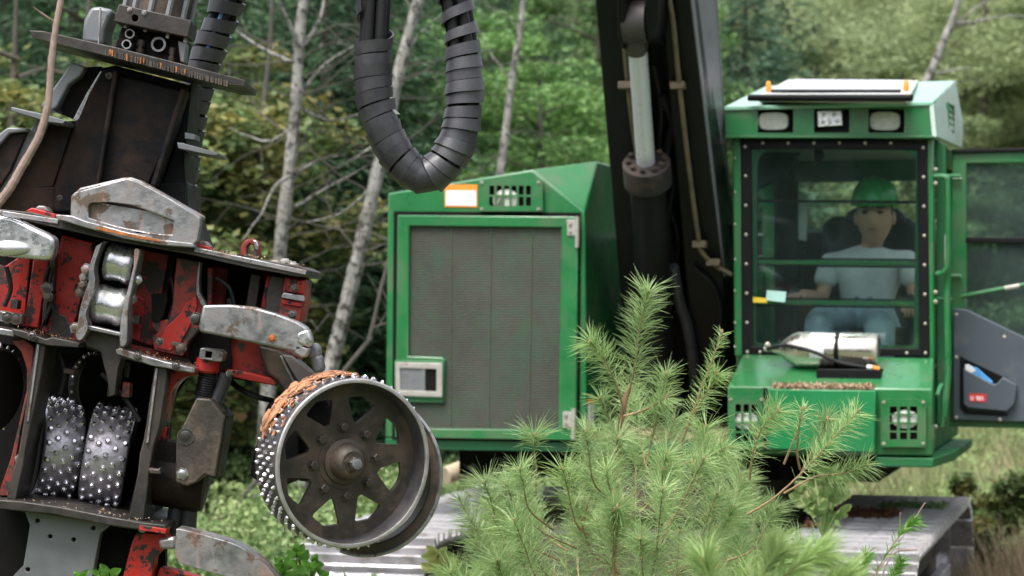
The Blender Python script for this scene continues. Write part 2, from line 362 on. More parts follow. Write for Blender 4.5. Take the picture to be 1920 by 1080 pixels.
# ---------------------------------------------------------------- foliage meshes
def rnd(n, *s): return nrs.random_sample((n,) + s)
def leaves(cen, length, width, nrm=None, axis=None, bias=.0):
    n = len(cen); a = nrs.normal(size=(n, 3))
    if axis is not None: a = axis + a * bias
    a /= np.linalg.norm(a, axis=1)[:, None] + 1e-9
    b = nrs.normal(size=(n, 3))
    if nrm is not None: b = np.cross(nrm + b * .6, a)
    else: b = np.cross(b, a)
    b /= np.linalg.norm(b, axis=1)[:, None] + 1e-9
    L = (length * (.6 + .8 * rnd(n)))[:, None]; Wd = (width * (.6 + .8 * rnd(n)))[:, None]
    k = cen + a * L * .4
    return np.stack([cen, k + b * Wd * .5, cen + a * L, k - b * Wd * .5], axis=1)
def conifer_leaves(h, Rr, n, lw=(.13, .035)):
    z = .3 + (h - .3) * (1 - np.sqrt(rnd(n))) ; z = np.floor(z / .27) * .27 + .05 * nrs.normal(size=n)
    Lz = Rr * np.clip(1 - z / h, .03, 1) ** .75
    nb = 9; bi = nrs.randint(0, nb, n); ph = bi * 2 * math.pi / nb + np.floor(z / .27) * 1.7 + .12 * nrs.normal(size=n)
    s = np.sqrt(rnd(n)); s = .1 + .9 * s; r = Lz * s * (.8 + .35 * np.sin(bi * 7.3 + z * 3))
    lat = (rnd(n) - .5) * .75 * Lz * (1.15 - s) * 1.0
    zz = z - .30 * r - .12 * np.abs(lat) + .05 * nrs.normal(size=n)
    d = np.stack([np.cos(ph), np.sin(ph)], 1); t = np.stack([-d[:, 1], d[:, 0]], 1)
    xy = d * r[:, None] + t * lat[:, None]
    cen = np.concatenate([xy, zz[:, None]], 1)
    ax = np.concatenate([d * .8 + t * np.sign(lat)[:, None] * .8, -.45 * np.ones((n, 1))], 1)
    return leaves(cen, lw[0], lw[1], axis=ax, bias=.45)
def broad_leaves(h, Rr, n, z0=.6, nc=110, leaf=(.085, .055)):
    cc = nrs.normal(size=(nc, 3)); cc /= np.linalg.norm(cc, axis=1)[:, None]; cc *= (rnd(nc, 1) ** .45)
    cc = cc * np.array([Rr, Rr, (h - z0) / 2]) + np.array([0, 0, (h + z0) / 2])
    cr = (.22 + .3 * rnd(nc)) * Rr * .75; i = nrs.randint(0, nc, n)
    q = nrs.normal(size=(n, 3)); q /= np.linalg.norm(q, axis=1)[:, None]; q *= (rnd(n, 1) ** .5) * np.array([1, 1, .55])
    cen = cc[i] + q * cr[i][:, None]
    return leaves(cen, leaf[0], leaf[1], nrm=np.array([0, 0, 1.0]))
def branchset(h, Rr, n=26, droop=-.15, r0=.03):
    m = MB()
    for i in range(n):
        z = h * (.12 + .8 * i / n); a = i * 2.4; L = Rr * (1 - .75 * i / n) * (.7 + .3 * rng.random())
        p0 = Vector((0, 0, z)); p1 = p0 + Vector((math.cos(a) * L, math.sin(a) * L, L * droop))
        m.tube([p0, (p0 + p1) / 2 + Vector((0, 0, .08 * L)), p1], [r0, r0 * .6, r0 * .2], 5)
    return m
def trunkset(h, r0): return MB().tube([(0, 0, -.5), (.03, .02, h * .3), (-.05, .03, h * .65), (0, 0, h)], [r0, r0 * .8, r0 * .5, .01], 9)
variants = {}
for key, fn, lm, h, Rr, r0, dr in (
    ('conifer_a', lambda: conifer_leaves(11, 2.3, 42000), lf_conifer, 11, 2.3, .14, -.3),
    ('conifer_b', lambda: conifer_leaves(9, 1.9, 36000), lf_teal, 9, 1.9, .12, -.3),
    ('broad_a', lambda: broad_leaves(9, 1.9, 42000), lf_bright, 9, 1.9, .10, .5),
    ('broad_b', lambda: broad_leaves(7, 1.6, 32000, .2), lf_yellow, 7, 1.6, .08, .5),
    ('broad_c', lambda: broad_leaves(12, 2.6, 70000, .8, 170, (.09, .06)), lf_pale, 12, 2.6, .15, .5)):
    variants[key] = (quads_obj('crown', fn(), lm, link=False), trunkset(h, r0).mesh('trunk', trunk_dark), branchset(h, Rr, droop=dr).mesh('limbs', trunk_dark))
desc = {'conifer_a': ('conifer_tree', 'dark green drooping conifer', 'tree'), 'conifer_b': ('conifer_tree', 'blue green conifer', 'tree'),
        'broad_a': ('broadleaf_tree', 'bright green leafy tree', 'tree'), 'broad_b': ('leafy_shrub', 'tall shrub with yellowing leaves', 'shrub'),
        'broad_c': ('broadleaf_tree', 'pale olive green tree', 'tree')}
def where(u, Y):
    side = ('above the left edge of the harvester head', 'behind the harvester head', 'between the head and the hose loop', 'behind the hanging hose loop',
            'behind the green engine housing', 'behind the black boom', 'behind the cab roof', 'behind the open cab door')
    k = 0 if u < 120 else 1 if u < 360 else 2 if u < 640 else 3 if u < 860 else 4 if u < 1120 else 5 if u < 1360 else 6 if u < 1760 else 7
    return side[k]
def tree(kind, u, Y, sc=1., rz=None):
    nm, lab, cat = desc[kind]; x = (u - 960) / FPX * Y
    dist = 'nearest row' if Y < 23 else 'second row' if Y < 31 else 'back row' if Y < 42 else 'farthest row'
    t = thing(nm, f'{lab} {where(u, Y)}, {dist}', cat, Matrix.Translation((x, Y, gh(x, Y) - .1)) @ Matrix.Rotation(rng.random() * 6 if rz is None else rz, 4, 'Z') @ Matrix.Diagonal((sc, sc, sc * (.9 + .2 * rng.random()) * (.60 if Y < 24 else .62 if Y < 35 else .64), 1)), 'trees at the forest edge')
    cr, tk, lb = variants[kind]
    inst(tk, 'trunk', t); inst(lb, 'limbs', t); inst(cr, 'crown', t); return t
for kind, u, Y, sc in (
    ('broad_b', 30, 16.5, 1.15), ('broad_b', 170, 17.5, 1.2), ('conifer_a', 330, 19.5, .95), ('conifer_a', 130, 21, 1), ('conifer_b', 420, 21, .9), ('conifer_a', 610, 19.5, .9), ('conifer_a', 700, 20.5, .85),
    ('conifer_a', 450, 22, .95), ('conifer_a', 690, 24, 1), ('broad_b', -60, 20, 1.1), ('conifer_b', 560, 27, 1.1), ('broad_a', 330, 26, 1),
    ('broad_a', 1010, 20.5, .85), ('broad_a', 880, 23, 1), ('broad_a', 1120, 25, 1), ('conifer_a', 800, 29, 1.1), ('conifer_a', 980, 31, 1),
    ('conifer_a', 20, 27, 1.1), ('conifer_a', 240, 30, 1.2), ('conifer_a', 430, 33, 1.2), ('conifer_a', 650, 35, 1.2), ('broad_a', 540, 38, 1.1),
    ('broad_a', 760, 38, 1.2), ('conifer_a', 900, 40, 1.3), ('broad_a', 1060, 38, 1.2), ('conifer_b', 1180, 32, 1.1), ('conifer_b', 1400, 26, 1.0),
    ('conifer_b', 1300, 36, 1.2), ('conifer_b', 1480, 33, 1.1), ('broad_c', 1560, 36, 1), ('broad_c', 1700, 33, 1), ('broad_c', 1850, 30, .9),
    ('broad_c', 1980, 34, 1), ('broad_c', 1640, 44, 1.2), ('broad_c', 1790, 42, 1.1), ('broad_c', 1920, 44, 1.2), ('conifer_b', 1750, 49, 1.3), ('broad_c', 1500, 46, 1.2),
    ('broad_c', 1380, 47, 1.2), ('conifer_a', 1230, 46, 1.4), ('conifer_a', 350, 45, 1.4), ('conifer_a', 100, 42, 1.4), ('conifer_a', -40, 36, 1.3), ('conifer_a', 680, 47, 1.4), ('broad_a', 900, 49, 1.4)):
    tree(kind, u, Y, sc)
byl = {}
for o in bpy.data.objects:
    if o.get('group') == 'trees at the forest edge': byl.setdefault(o['label'], []).append(o)
for l, os_ in byl.items():
    if len(os_) > 1:
        os_.sort(key=lambda o: o.matrix_world.translation.x / o.matrix_world.translation.y)
        for o, wd in zip(os_, ('left', 'right') if len(os_) == 2 else ('left', 'middle', 'right', 'last')): o['label'] = wd + ' ' + l.replace('with yellowing leaves', 'turning yellow')
# far wooded slope: reads as one mass
n = 90000; yy = 52 + 60 * rnd(n) ** 1.3; xx = (rnd(n) - .5) * (.62 * yy + 10)
base = np.array([gh(a, b) for a, b in zip(xx, yy)]); cell = np.sin(xx * 1.7) * np.sin(yy * .8 + xx) * 2.0
cen = np.stack([xx, yy, base + 1 + cell * .7 + 7.5 * rnd(n)], 1)
tag(quads_obj('far_wood', leaves(cen, .55, .32, nrm=np.array([0, -.5, 1.0])), lf_far), kind='stuff', label='far wooded slope rising behind the forest edge')

# unseen woods added on the other sides to block low sky light: one mass
n = 70000; az = R(18) + (2 * math.pi - R(36)) * rnd(n); rr = 19 + 9 * rnd(n) + 1.5 * np.sin(az * 9)
cen = np.stack([np.sin(az) * rr, 6 + np.cos(az) * rr, .2 + 7.5 * rnd(n) * (.8 + .2 * np.sin(az * 23))], 1)
tag(quads_obj('far_wood', leaves(cen, .8, .5, nrm=np.array([0, 0, 1.0])), lf_conifer), kind='stuff', label='unseen woods added beside and behind the camera to block low sky light')
# ---------------------------------------------------------------- bare trunks standing before the forest
def bare_tree(name, label, pts, Y, rpx, limbs, mt=trunk_pale, twigs=0):
    k = Y / FPX; P = [PX(u, v, Y) for u, v in pts]; b = P[-1].copy(); dirn = (P[-1] - P[-2]).normalized()
    if b.z > .2: b = b + dirn * ((b.z + .3) / -dirn.z if dirn.z < -.2 else 1); P.append(b)
    t = thing(name, label, 'tree', Matrix.Translation((b.x, b.y, gh(b.x, b.y))), 'bare pale trunks')
    off = Vector(t.matrix_world.translation); P = [p - off for p in P]
    ps = spline(P, 24); rs = [rpx * k * (.75 + .5 * i / 24) * (1 + .08 * math.sin(i * 2.1)) for i in range(25)]
    MB().tube(ps, rs, 10).obj('trunk', mt, t)
    for L in limbs:
        m = MB(); q = [PX(u, v, Y + dy) - off for u, v, dy in L[1]]; q = spline(q, 12)
        q = [a + Vector((rng.uniform(-1, 1), 0, rng.uniform(-1, 1))) * .004 for a in q]
        m.tube(q, [L[0] * k * .62 * (1 - .8 * i / 12) for i in range(13)], 6); m.obj('limb', mt, t)
    for i in range(twigs):
        p = ps[rng.randrange(3, 20)]; a = rng.uniform(-1, 1); L = rng.uniform(.5, 1.5); q = [p]; d = Vector((a, rng.uniform(-.6, .3), rng.uniform(-.1, .5))).normalized()
        for j in range(6): q.append(q[-1] + d * L / 6); d = (d + Vector((rng.uniform(-.3, .3), 0, rng.uniform(-.35, .3)))).normalized()
        m = MB(); m.tube(q, [.007 * (1 - j / 8) for j in range(7)], 4)
        for j in range(2, 6):
            e = q[j] + (d.cross(Vector((0, 1, 0))) * rng.choice((-1, 1)) + d).normalized() * .3 * rng.random(); m.tube([q[j], e], [.004, .0015], 4)
        m.obj('twig', twigm, t)
    return t
bare_tree('bare_tree', 'pale bare tree with forked limbs standing between the head and the hose loop', [(575, -40), (562, 60), (556, 180), (545, 300), (528, 440), (515, 560), (505, 700)], 15.5, 12.5,
          [(12, [(565, 95, 0), (545, 50, -.1), (515, -20, -.2)]), (9, [(565, 90, 0), (598, 40, .1), (612, -20, .2)]), (7, [(560, 180, 0), (610, 120, .1), (665, 85, .2)]),
           (7, [(556, 120, 0), (500, 95, .2), (440, 55, .4)]), (6, [(550, 240, 0), (500, 265, .1), (430, 240, .2)]), (6, [(556, 200, 0), (620, 225, .1), (700, 205, .2)]),
           (6, [(530, 400, 0), (600, 360, .1), (690, 310, .2)]), (5, [(545, 330, 0), (600, 300, 0), (650, 290, .1)]), (7, [(545, 330, -.2), (515, 350, -.3), (490, 400, -.35), (455, 450, -.4)])], twigs=26)
bare_tree('bare_tree', 'pale leaning birch trunk passing behind the hanging hose loop', [(800, -40), (782, 10), (752, 120), (728, 230), (702, 350), (672, 480), (640, 610)], 15.0, 12.5,
          [(6, [(752, 120, 0), (790, 60, .1), (835, 20, .1)]), (6, [(720, 260, 0), (660, 300, .1), (600, 330, .2)]), (6, [(700, 350, 0), (640, 400, .1), (560, 420, .2)])], twigs=22)
bare_tree('bare_tree', 'thin pale trunk behind the engine housing hood', [(985, -40), (975, 60), (960, 150), (948, 250), (938, 330)], 19.0, 7, [(4, [(960, 150, 0), (920, 100, 0), (890, 40, 0)])], twigs=4)
bare_tree('bare_tree', 'pale dead snag leaning above the rear of the cab roof', [(1798, 0), (1785, 40), (1768, 80), (1750, 125), (1732, 165), (1700, 250)], 20.0, 8,
          [(5, [(1784, 45, 0), (1830, 40, 0), (1890, 30, .1), (1960, 35, .2)]), (4, [(1752, 140, 0), (1790, 130, 0), (1825, 128, 0)]), (4, [(1785, 50, 0), (1850, 0, 0), (1880, -20, 0)])], twigs=3)
bare_tree('bare_tree', 'slender grey sapling stem left of the forked bare tree', [(512, -20), (505, 100), (492, 220), (480, 340), (478, 480)], 17.0, 5, [], mt=twigm, twigs=3)
bare_tree('bare_tree', 'thin grey stem low beside the leaning birch trunk', [(760, 380), (740, 450), (715, 540), (690, 640), (650, 690)], 14.5, 4, [(3, [(715, 540, 0), (740, 600, 0), (745, 680, 0)])], mt=twigm, twigs=5)

# ---------------------------------------------------------------- weeds and grass (uncountable)
def weeds(name, label, x0, x1, y0, y1, n, hmax, lm, leaf=(.07, .045), cell=.5):
    nc = max(8, int((x1 - x0) * (y1 - y0) / cell ** 2)); cx = x0 + (x1 - x0) * rnd(nc); cy = y0 + (y1 - y0) * rnd(nc); ch = hmax * (.35 + .65 * rnd(nc) ** 1.3)
    i = nrs.randint(0, nc, n); q = nrs.normal(size=(n, 2)) * cell * .45
    hz = ch[i] * np.sqrt(rnd(n)); x = cx[i] + q[:, 0]; y = cy[i] + q[:, 1]
    cen = np.stack([x, y, np.array([gh(a, b) for a, b in zip(x, y)]) + hz], 1)
    return tag(quads_obj(name, leaves(cen, leaf[0], leaf[1], nrm=np.array([0, -.3, 1.0])), lm), kind='stuff', label=label)
def grass(name, label, x0, x1, y0, y1, n, hmax, lm, w=.007, lean=.35):
    x = x0 + (x1 - x0) * rnd(n); y = y0 + (y1 - y0) * rnd(n); z = np.array([gh(a, b) for a, b in zip(x, y)])
    h = hmax * (.35 + .65 * rnd(n)) * (.75 + .25 * np.sin(x * 3 + y * 1.3)); p = np.stack([x, y, z], 1); a = rnd(n) * 6.28
    l = lean * h; d = np.stack([np.cos(a) * l, np.sin(a) * l, h], 1); s = np.stack([np.ones(n), .3 * np.sin(a), 0 * a], 1) * w
    q1 = np.stack([p - s, p + s, p + d * .55 * [[.5, .5, 1.1]] + s * .8, p + d * .55 * [[.5, .5, 1.1]] - s * .8], 1)
    q2 = np.stack([p + d * .55 * [[.5, .5, 1.1]] - s * .8, p + d * .55 * [[.5, .5, 1.1]] + s * .8, p + d + s * .1, p + d - s * .1], 1)
    return tag(quads_obj(name, np.concatenate([q1, q2]), lm), kind='stuff', label=label)
weeds('weeds', 'pale leafy weeds between the head and the tracks', -3.2, -.3, 10.5, 22, 150000, 1.05, lf_weed, (.045, .028), .35)
weeds('weeds', 'leafy ground plants under and behind the machine', -1.0, 4.8, 14.5, 24, 90000, .85, lf_weed, (.05, .032), .35)
weeds('ground_cover', 'low green cover before the trees', -7, 8, 20, 40, 90000, .8, lf_bright, (.09, .06), 1.0)
grass('tall_grass', 'tall pale green grass right of the tracks', 1.5, 7.5, 14.5, 32, 60000, 1.05, lf_grass, .008)
grass('tall_grass', 'grass left of the tracks', -4.2, 0, 13, 28, 26000, .8, lf_grass, .008)
grass('dry_grass', 'tan dry grass right of the right track', 2.45, 4.2, 11.3, 13.6, 16000, .88, lf_dry, .004, .3)
s_ = thing('leafy_shrub', 'green bush behind the right track beside dry grass', 'shrub', Matrix.Translation((3.15, 14.6, 0)))
o_ = quads_obj('foliage', broad_leaves(1.15, .42, 12000, .05, 50, (.045, .025)), lf_yellow, s_)
branchset(.9, .35, 10, .6, .012).obj('stem', trunk_dark, s_)
# ---------------------------------------------------------------- the tracked harvester
K = Frame((.89, 12.2, 0), -15.5)
mc = thing('tracked_harvester', 'green tracked forestry machine with cab, engine housing and black boom', 'forestry machine', K.M)
def kb(name, mt, pix, y0, y1, parent=mc, bev=.006, holes=None, **kw):
    return MB().pp(K, pix, y0, y1, holes).obj(name, mt, parent, bev=bev, **kw)
YF = -.68
# --- crawler tracks
def track(right_edge, xc, y_near, y_far, zt, width=.66):
    rr = .43; L = (y_far - y_near) - 2 * rr; per = 2 * L + 2 * math.pi * rr; nP = int(round(per / .205)); zc = zt - rr
    tr = MB()
    for sx in (-1, 1):
        x = xc + sx * .15
        tr.box(x - .05, x + .05, y_near + rr + .15, y_far - rr - .3, zt - .24, zt - .12); tr.box(x - .05, x + .05, y_near + rr, y_far - rr - .1, zt - .66, zt - .50)
    tr.box(xc - .12, xc + .12, y_near + rr + .2, y_far - rr - .4, zt - .60, zt - .36)
    t = tr.obj('track', rustdk, mc, bev=.01)
    def at(s):
        s %= per
        if s < L: return Vector((xc, y_near + rr + s, zt)), 0
        s -= L
        if s < math.pi * rr: a = s / rr; return Vector((xc, y_far - rr + rr * math.sin(a), zc + rr * math.cos(a))), -a
        s -= math.pi * rr
        if s < L: return Vector((xc, y_far - rr - s, zc - rr)), -math.pi
        s -= L; a = s / rr; return Vector((xc, y_near + rr - rr * math.sin(a), zc - rr * math.cos(a))), -math.pi - a
    w = width / 2; p = MB()
    prof = [(-.098, 0), (-.098, -.012), (.09, -.012), (.098, -.004), (.098, 0)]
    up = [(-.098, 0), (-.094, .046), (-.078, .046), (-.070, .003), (-.015, .003), (-.006, .038), (.010, .038), (.018, .003), (.066, .003), (.074, .042), (.088, .042), (.098, 0)]
    pts = [(-w, y, z) for y, z in prof[1:3]] + [(-w, y, z) for y, z in reversed(up)]
    p.prism(pts, (width, 0, 0))
    for sx in (-.13, -.06, .06, .13):
        for sy in (-.042, .042): p.cyl((sx, sy, .002), (sx, sy, .016), .013, n=6)
    p.box(-.2, -.12, -.105, .095, -.08, -.013); p.box(.12, .2, -.105, .095, -.08, -.013)
    me = p.mesh('track_shoe', tracks, 30)
    for i in range(nP):
        pos, a = at(i * per / nP); inst(me, 'track_shoe', t, Matrix.Translation(pos) @ Matrix.Rotation(a, 4, 'X') @ Matrix.Rotation(rng.uniform(-.03, .03), 4, 'X'))
    for yy, nm in ((y_near + rr, 'idler_wheel'), (y_far - rr, 'drive_sprocket')):
        m = MB(); m.lathe((xc - .10, yy, zc), (1, 0, 0), [(0, .10), (0, rr - .10), (.03, rr - .05), (.23, rr - .05), (.25, rr - .10), (.22, rr - .16), (.22, .16), (.31, .13), (.31, .05)], 28)
        m.obj(nm, tracks, t, bev=.004)
    m = MB()
    for i in range(7):
        yy = y_near + rr + .2 + i * (L - .4) / 6; m.lathe((xc - .14, yy, zt - .78), (1, 0, 0), [(0, .06), (0, .10), (.28, .10), (.28, .06)], 16)
    m.obj('track_rollers', rustdk, t)
    m = MB(); m.pp(K, [(0, 0), (1, 0), (1, 1)], 0, .001) if False else m.box(xc + .20, xc + .26, y_near + rr + .3, y_far - rr - .35, zt - .58, zt - .30); m.obj('frame_plate', tracks, t, bev=.01)
    return t
track(0, -1.20, -1.86, 1.78, .95); track(0, 1.10, -1.96, 1.76, .95)
for o in list(bpy.data.objects):
    pass
m = MB(); m.box(-.75, .75, -.8, .9, .45, .95); m.box(-1.3, 1.3, -.75, -.45, .55, .8); m.box(-1.3, 1.3, .45, .75, .55, .8); m.lathe((0, 0, 1.0), (0, 0, 1), [(0, .62), (.22, .62), (.22, .55), (.3, .55)], 32)
m.obj('carbody', rustdk, mc, bev=.02)
m = MB(); m.lathe((-1.7, 0, 1.0), (0, 0, 1), [(0, .01), (.01, .01)], 3)
# --- deck
chipw_later = True
zd0 = K.y(722, 838, YF).z; zd1 = zd0 + .045
xl = K.y(722, 830, YF).x; xr = K.y(1372, 840, YF).x
m = MB(); m.box(xl, 1.25, YF, 2.3, zd0 - .01, zd1); m.obj('deck', green_dk, mc, bev=.005)
m = MB(); m.box(xl + .3, 1.1, YF + .35, 2.1, zd0 - .16, zd0 - .012); m.obj('deck_frame', void, mc)
# --- engine housing
A = K.y(727, 362, YF); B = K.y(997, 318, YF); Cc = K.y(1097, 397, YF); D = K.y(1100, 828, YF); E = K.y(722, 826, YF)
T = K.x(1120, 302, Cc.x); yb_ = 2.2; Tb = Vector((T.x, yb_, T.z)); B2 = Vector((B.x, T.y, T.z)); 
z0 = E.z = D.z = zd1 + .003
vs = [A, B, Cc, D, E, T, Tb, (D.x, yb_, D.z), (E.x, yb_, E.z), (A.x, yb_, A.z + .1), (B.x, yb_, T.z + .02), Vector((B.x, YF + .02, B.z))]
hs_ = MB(); hs_.add(vs, [(0, 1, 2, 3, 4), (1, 5, 2), (2, 5, 6, 7, 3), (1, 10, 6, 5), (0, 9, 10, 1), (4, 8, 9, 0), (7, 6, 10, 9, 8), (3, 7, 8, 4)])
hous = hs_.obj('engine_housing', green, mc, bev=.010, seg=3, label='green engine housing with sloping hood and screened door')
# door panel with gap
gap = MB().pp(K, [(738, 396), (1089, 398.5), (1087, 830), (735, 824)], YF - .003, YF + .02).obj('door_gap', void, hous)
dor = [(745, 403), (1084, 406), (1080, 826), (740, 820)]
scr = [(767, 423), (1052, 426), (1047, 806), (762, 803), (764, 754), (832, 755), (834, 674), (828, 670), (765, 668)]
dr = kb('screen_door', green, dor, YF - .035, YF - .004, hous, .006, [scr])
sc_ = MB().pp(K, [(760, 416), (1058, 419), (1053, 812), (756, 810)], YF - .012, YF - .006).obj('radiator_screen', screenm, dr)
m = MB()
for (u0, u1) in ((847, 845), (921, 916), (998, 991)):
    a = K.y(u0, 426, YF - .015); b = K.y(u1, 804, YF - .015)
    for i in range(58):
        p = a.lerp(b, (i + .5) / 58); m.box(p.x - .0022, p.x + .0022, p.y - .003, p.y + .002, p.z - .006, p.z + .002)
tag(m.obj('screen_rivets', mat('screen_rivet_metal', (.10, .12, .07), .6, 0, .3, 30), dr), kind='stuff')
# latch
lt = kb('latch_frame', green_dk, [(739, 675), (831, 677), (831, 749), (739, 746)], YF - .045, YF - .030, dr, .006, [[(744, 681), (826, 684), (826, 744), (744, 741)]])
kb('latch_rim', hinge_m, [(741, 679), (829, 681), (829, 745), (741, 742)], YF - .05, YF - .036, lt, .003, [[(750, 690), (818, 692), (818, 734), (750, 732)]])
kb('latch_plate', greyp, [(748, 688), (794, 689), (794, 736), (748, 735)], YF - .042, YF - .034, lt, .002)
kb('latch_recess', void, [(797, 686), (821, 687), (821, 738), (797, 738)], YF - .040, YF - .0355, lt, 0)
kb('latch_edge', greyp, [(792, 687), (797, 687), (797, 738), (792, 738)], YF - .048, YF - .032, lt, .001)
for (u0, v0, u1, v1, ub) in ((1063, 412, 1079, 442, 0), (1055, 772, 1072, 802, -6)):
    h = kb('hinge', hinge_m, [(u0, v0), (u1, v0), (u1, v1), (u0, v1)], YF - .042, YF - .034, hous, .002)
    a = K.y(u1 + 4, v0 - 6, YF - .042); b = K.y(u1 + 3, v1 + 22, YF - .042)
    MB().cyl(a, b, .0115, n=12).obj('hinge_barrel', hinge_m, h)
    for dv in (7, 22): p = K.y(u0 + 6, v0 + dv, YF - .042); MB().cyl(p, p + Vector((0, -.01, 0)), .008, n=6).obj('bolt', boltm, h)
# sticker, lamp grille in hood
st = kb('sticker', orangep, [(834, 346), (895, 346), (895, 389), (834, 388)], YF - .004, YF - .001, hous, 0)
kb('pen_mark', blackp, [(883.5, 362), (884.5, 362), (882, 372), (881, 372)], YF - .0066, YF - .0061, st, 0)
kb('sticker_sheet', whitep, [(836, 357), (893, 357), (893, 386), (836, 385)], YF - .006, YF - .0042, st, 0)
def grille(parent, pix, cols, rows, y, lamp, name='lamp_grille', fmt=green):
    (u0, v0, u1, v1), (mu, mv) = pix, (.16, .14); hx = []
    du, dv = (u1 - u0), (v1 - v0); iu0, iu1 = u0 + du * mu, u1 - du * mu; iv0, iv1 = v0 + dv * mv, v1 - dv * mv
    cw, ch = (iu1 - iu0) / cols, (iv1 - iv0) / rows
    for i in range(cols):
        for j in range(rows):
            a, b = iu0 + i * cw + cw * .14, iv0 + j * ch + ch * .09; c, d = a + cw * .72, b + ch * .82; hx.append([(a, b), (c, b), (c, d), (a, d)])
    MB().pp(K, [(iu0 - 2, iv0 - 2), (iu1 + 2, iv0 - 2), (iu1 + 2, iv1 + 2), (iu0 - 2, iv1 + 2)], y - .004, y + .004).obj('lamp_recess', void, parent)
    gr = kb(name, fmt, [(u0, v0), (u1, v0), (u1, v1), (u0, v1)], y - .036, y - .028, parent, .0015, hx)
    MB().pp(K, [(u0 + 2, v0 + 1), (u1 - 2, v0 + 1), (u1 - 2, v1 - 1), (u0 + 2, v1 - 1)], y - .0279, y - .0045, [[(iu0 - 1, iv0 - 1), (iu1 + 1, iv0 - 1), (iu1 + 1, iv1 + 1), (iu0 - 1, iv1 + 1)]]).obj('grille_box', fmt, gr)
    (lu, lv, ru, rv) = lamp; c = K.y(lu, lv, y - .016); sx = (K.y(lu + ru, lv, y).x - c.x); sz = c.z - K.y(lu, lv + rv, y - .016).z
    lp = MB().ball(c, 1, 20, 10, (sx, .010, sz)).obj('lamp', lens, parent)
    for a, b in ((u0 + du * .06, v0 + dv * .07), (u1 - du * .06, v0 + dv * .07), (u0 + du * .06, v1 - dv * .07), (u1 - du * .06, v1 - dv * .07)):
        p = K.y(a, b, y - .036); MB().lathe(p + Vector((0, .001, 0)), (0, -1, 0), [(0, .009), (.003, .009), (.003, .006), (.009, .005)], 8).obj('bolt', boltm, gr)
    return gr
grille(hous, (896, 338, 1017, 396), 6, 2, YF, (948, 375, 26, 21))
m = MB().pp(K, [(1091, 750), (1103, 750), (1102, 800), (1090, 800)], YF - .004, YF - .001)
x_ = D.x + .002; p = [K.x(u, v, x_) for u, v in ((1103, 750), (1113, 752), (1113, 800), (1102, 802))]; 
st = MB().prism([K.x(u, v, x_) for u, v in ((1103, 758), (1113, 759), (1113, 800), (1103, 801))], (.003, 0, 0)).obj('reflector_sticker', whitep, hous)
MB().prism([K.x(u, v, x_) for u, v in ((1103, 748), (1114, 749), (1114, 757), (1103, 756))], (.003, 0, 0)).obj('orange_band', orangep, st)
nrs2 = np.random.RandomState(5)
def chips(name, lab, p0, ex, ey, n, sz, mt, h=.02, parent=None):
    u, v = nrs2.random_sample(n), nrs2.random_sample(n); c = np.array(p0)[None] + np.outer(u, ex) + np.outer(v, ey); c[:, 2] += h * nrs2.random_sample(n) ** 2
    q = leaves(c, sz, sz * .5, nrm=np.array([0, 0, 1.0])); o = quads_obj(name, q, mt)
    return tag(o, lab, None, None, 'stuff')
kp = K.M
def wpt(x, y, z): return np.array((K.M @ Vector((x, y, z))))
def chipw(lab, x0, x1, y0, y1, z, n, sz=.03, mt=debris_m, h=.02):
    a = wpt(x0, y0, z); chips('wood_debris', lab, a, wpt(x1, y0, z) - a, wpt(x0, y1, z) - a, n, sz, mt, h)
xr_ = 1
chipw('brown wood debris lying on the deck between housing and cab', D.x + .02, xr, YF + .01, YF + .9, zd1 + .004, 5000, .035, debris_m, .03)

# --- boom: leans up and towards the camera
_A, _B = K.y(1250, 700, -.10), K.y(1250, -40, -1.63); _n = Vector((1, 0, 0)).cross(_B - _A)
def yb(v):      # depth of the boom's leaning front plane seen at picture height v
    d = K._r(1250, v); return (K.o + d * ((_A - K.o).dot(_n) / d.dot(_n))).y
def bslab(name, mt, pix, dy, off=0, bev=.01, parent=None):
    return MB().slab(K, [(u, v, yb(v) + off) for u, v in up(pix)], dy).obj(name, mt, parent or boom, bev=bev)
def up(pix, v1=-420):        # carry the outline on above the top of the picture
    if pix[0][1] != -40: return pix
    e = lambda a, b: (a[0] + (b[0] - a[0]) * (v1 - a[1]) / (b[1] - a[1]), v1)
    return [e(pix[0], pix[-1]), e(pix[1], pix[2])] + list(pix[2:])
boom = MB().slab(K, [(u, v, yb(v) + .22) for u, v in up([(1125, -40), (1296, -40), (1372, 700), (1182, 700)])], .30).obj('boom', boomp, mc, bev=.01)
bslab('left_side_plate', boomp, [(1112, -40), (1172, -40), (1240, 700), (1176, 700)], .5)
bslab('right_side_plate', boomp, [(1236, -40), (1290, -40), (1358, 520), (1362, 700), (1300, 700)], .5, -.02)
# outer face of the boom, turned right; sky gloss painted in as lighter grey
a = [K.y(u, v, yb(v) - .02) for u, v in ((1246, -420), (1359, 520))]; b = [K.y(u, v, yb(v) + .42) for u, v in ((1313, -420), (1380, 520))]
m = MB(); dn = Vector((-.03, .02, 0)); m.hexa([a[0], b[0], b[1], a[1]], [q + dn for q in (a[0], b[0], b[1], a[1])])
bf = m.obj('outer_face', mat('boom_lit_face_paint', (.17, .172, .185), .42, .1, .15, 3, dirt=(.10, .09, .08), damt=.2, dscale=3, bump=.06), boom, bev=.003)
m = MB(); m.tube([K.y(1311, -420, -1.9), K.y(1338, -40, -1.2), K.y(1352, 180, -.8), K.y(1362, 330, -.5)], .012, 8); m.obj('edge_pipe', greyp, boom)
# foot bracket & shadowed web below
bslab('boom_foot', boomp, [(1182, 420), (1372, 420), (1376, 800), (1190, 800)], .6, .3)
m = MB(); m.lathe(K.y(1290, 560, .35), (1, 0, 0), [(0, .0), (0, .3), (.12, .3), (.12, 0)], 28); m.obj('boom_knuckle', blackp, boom)
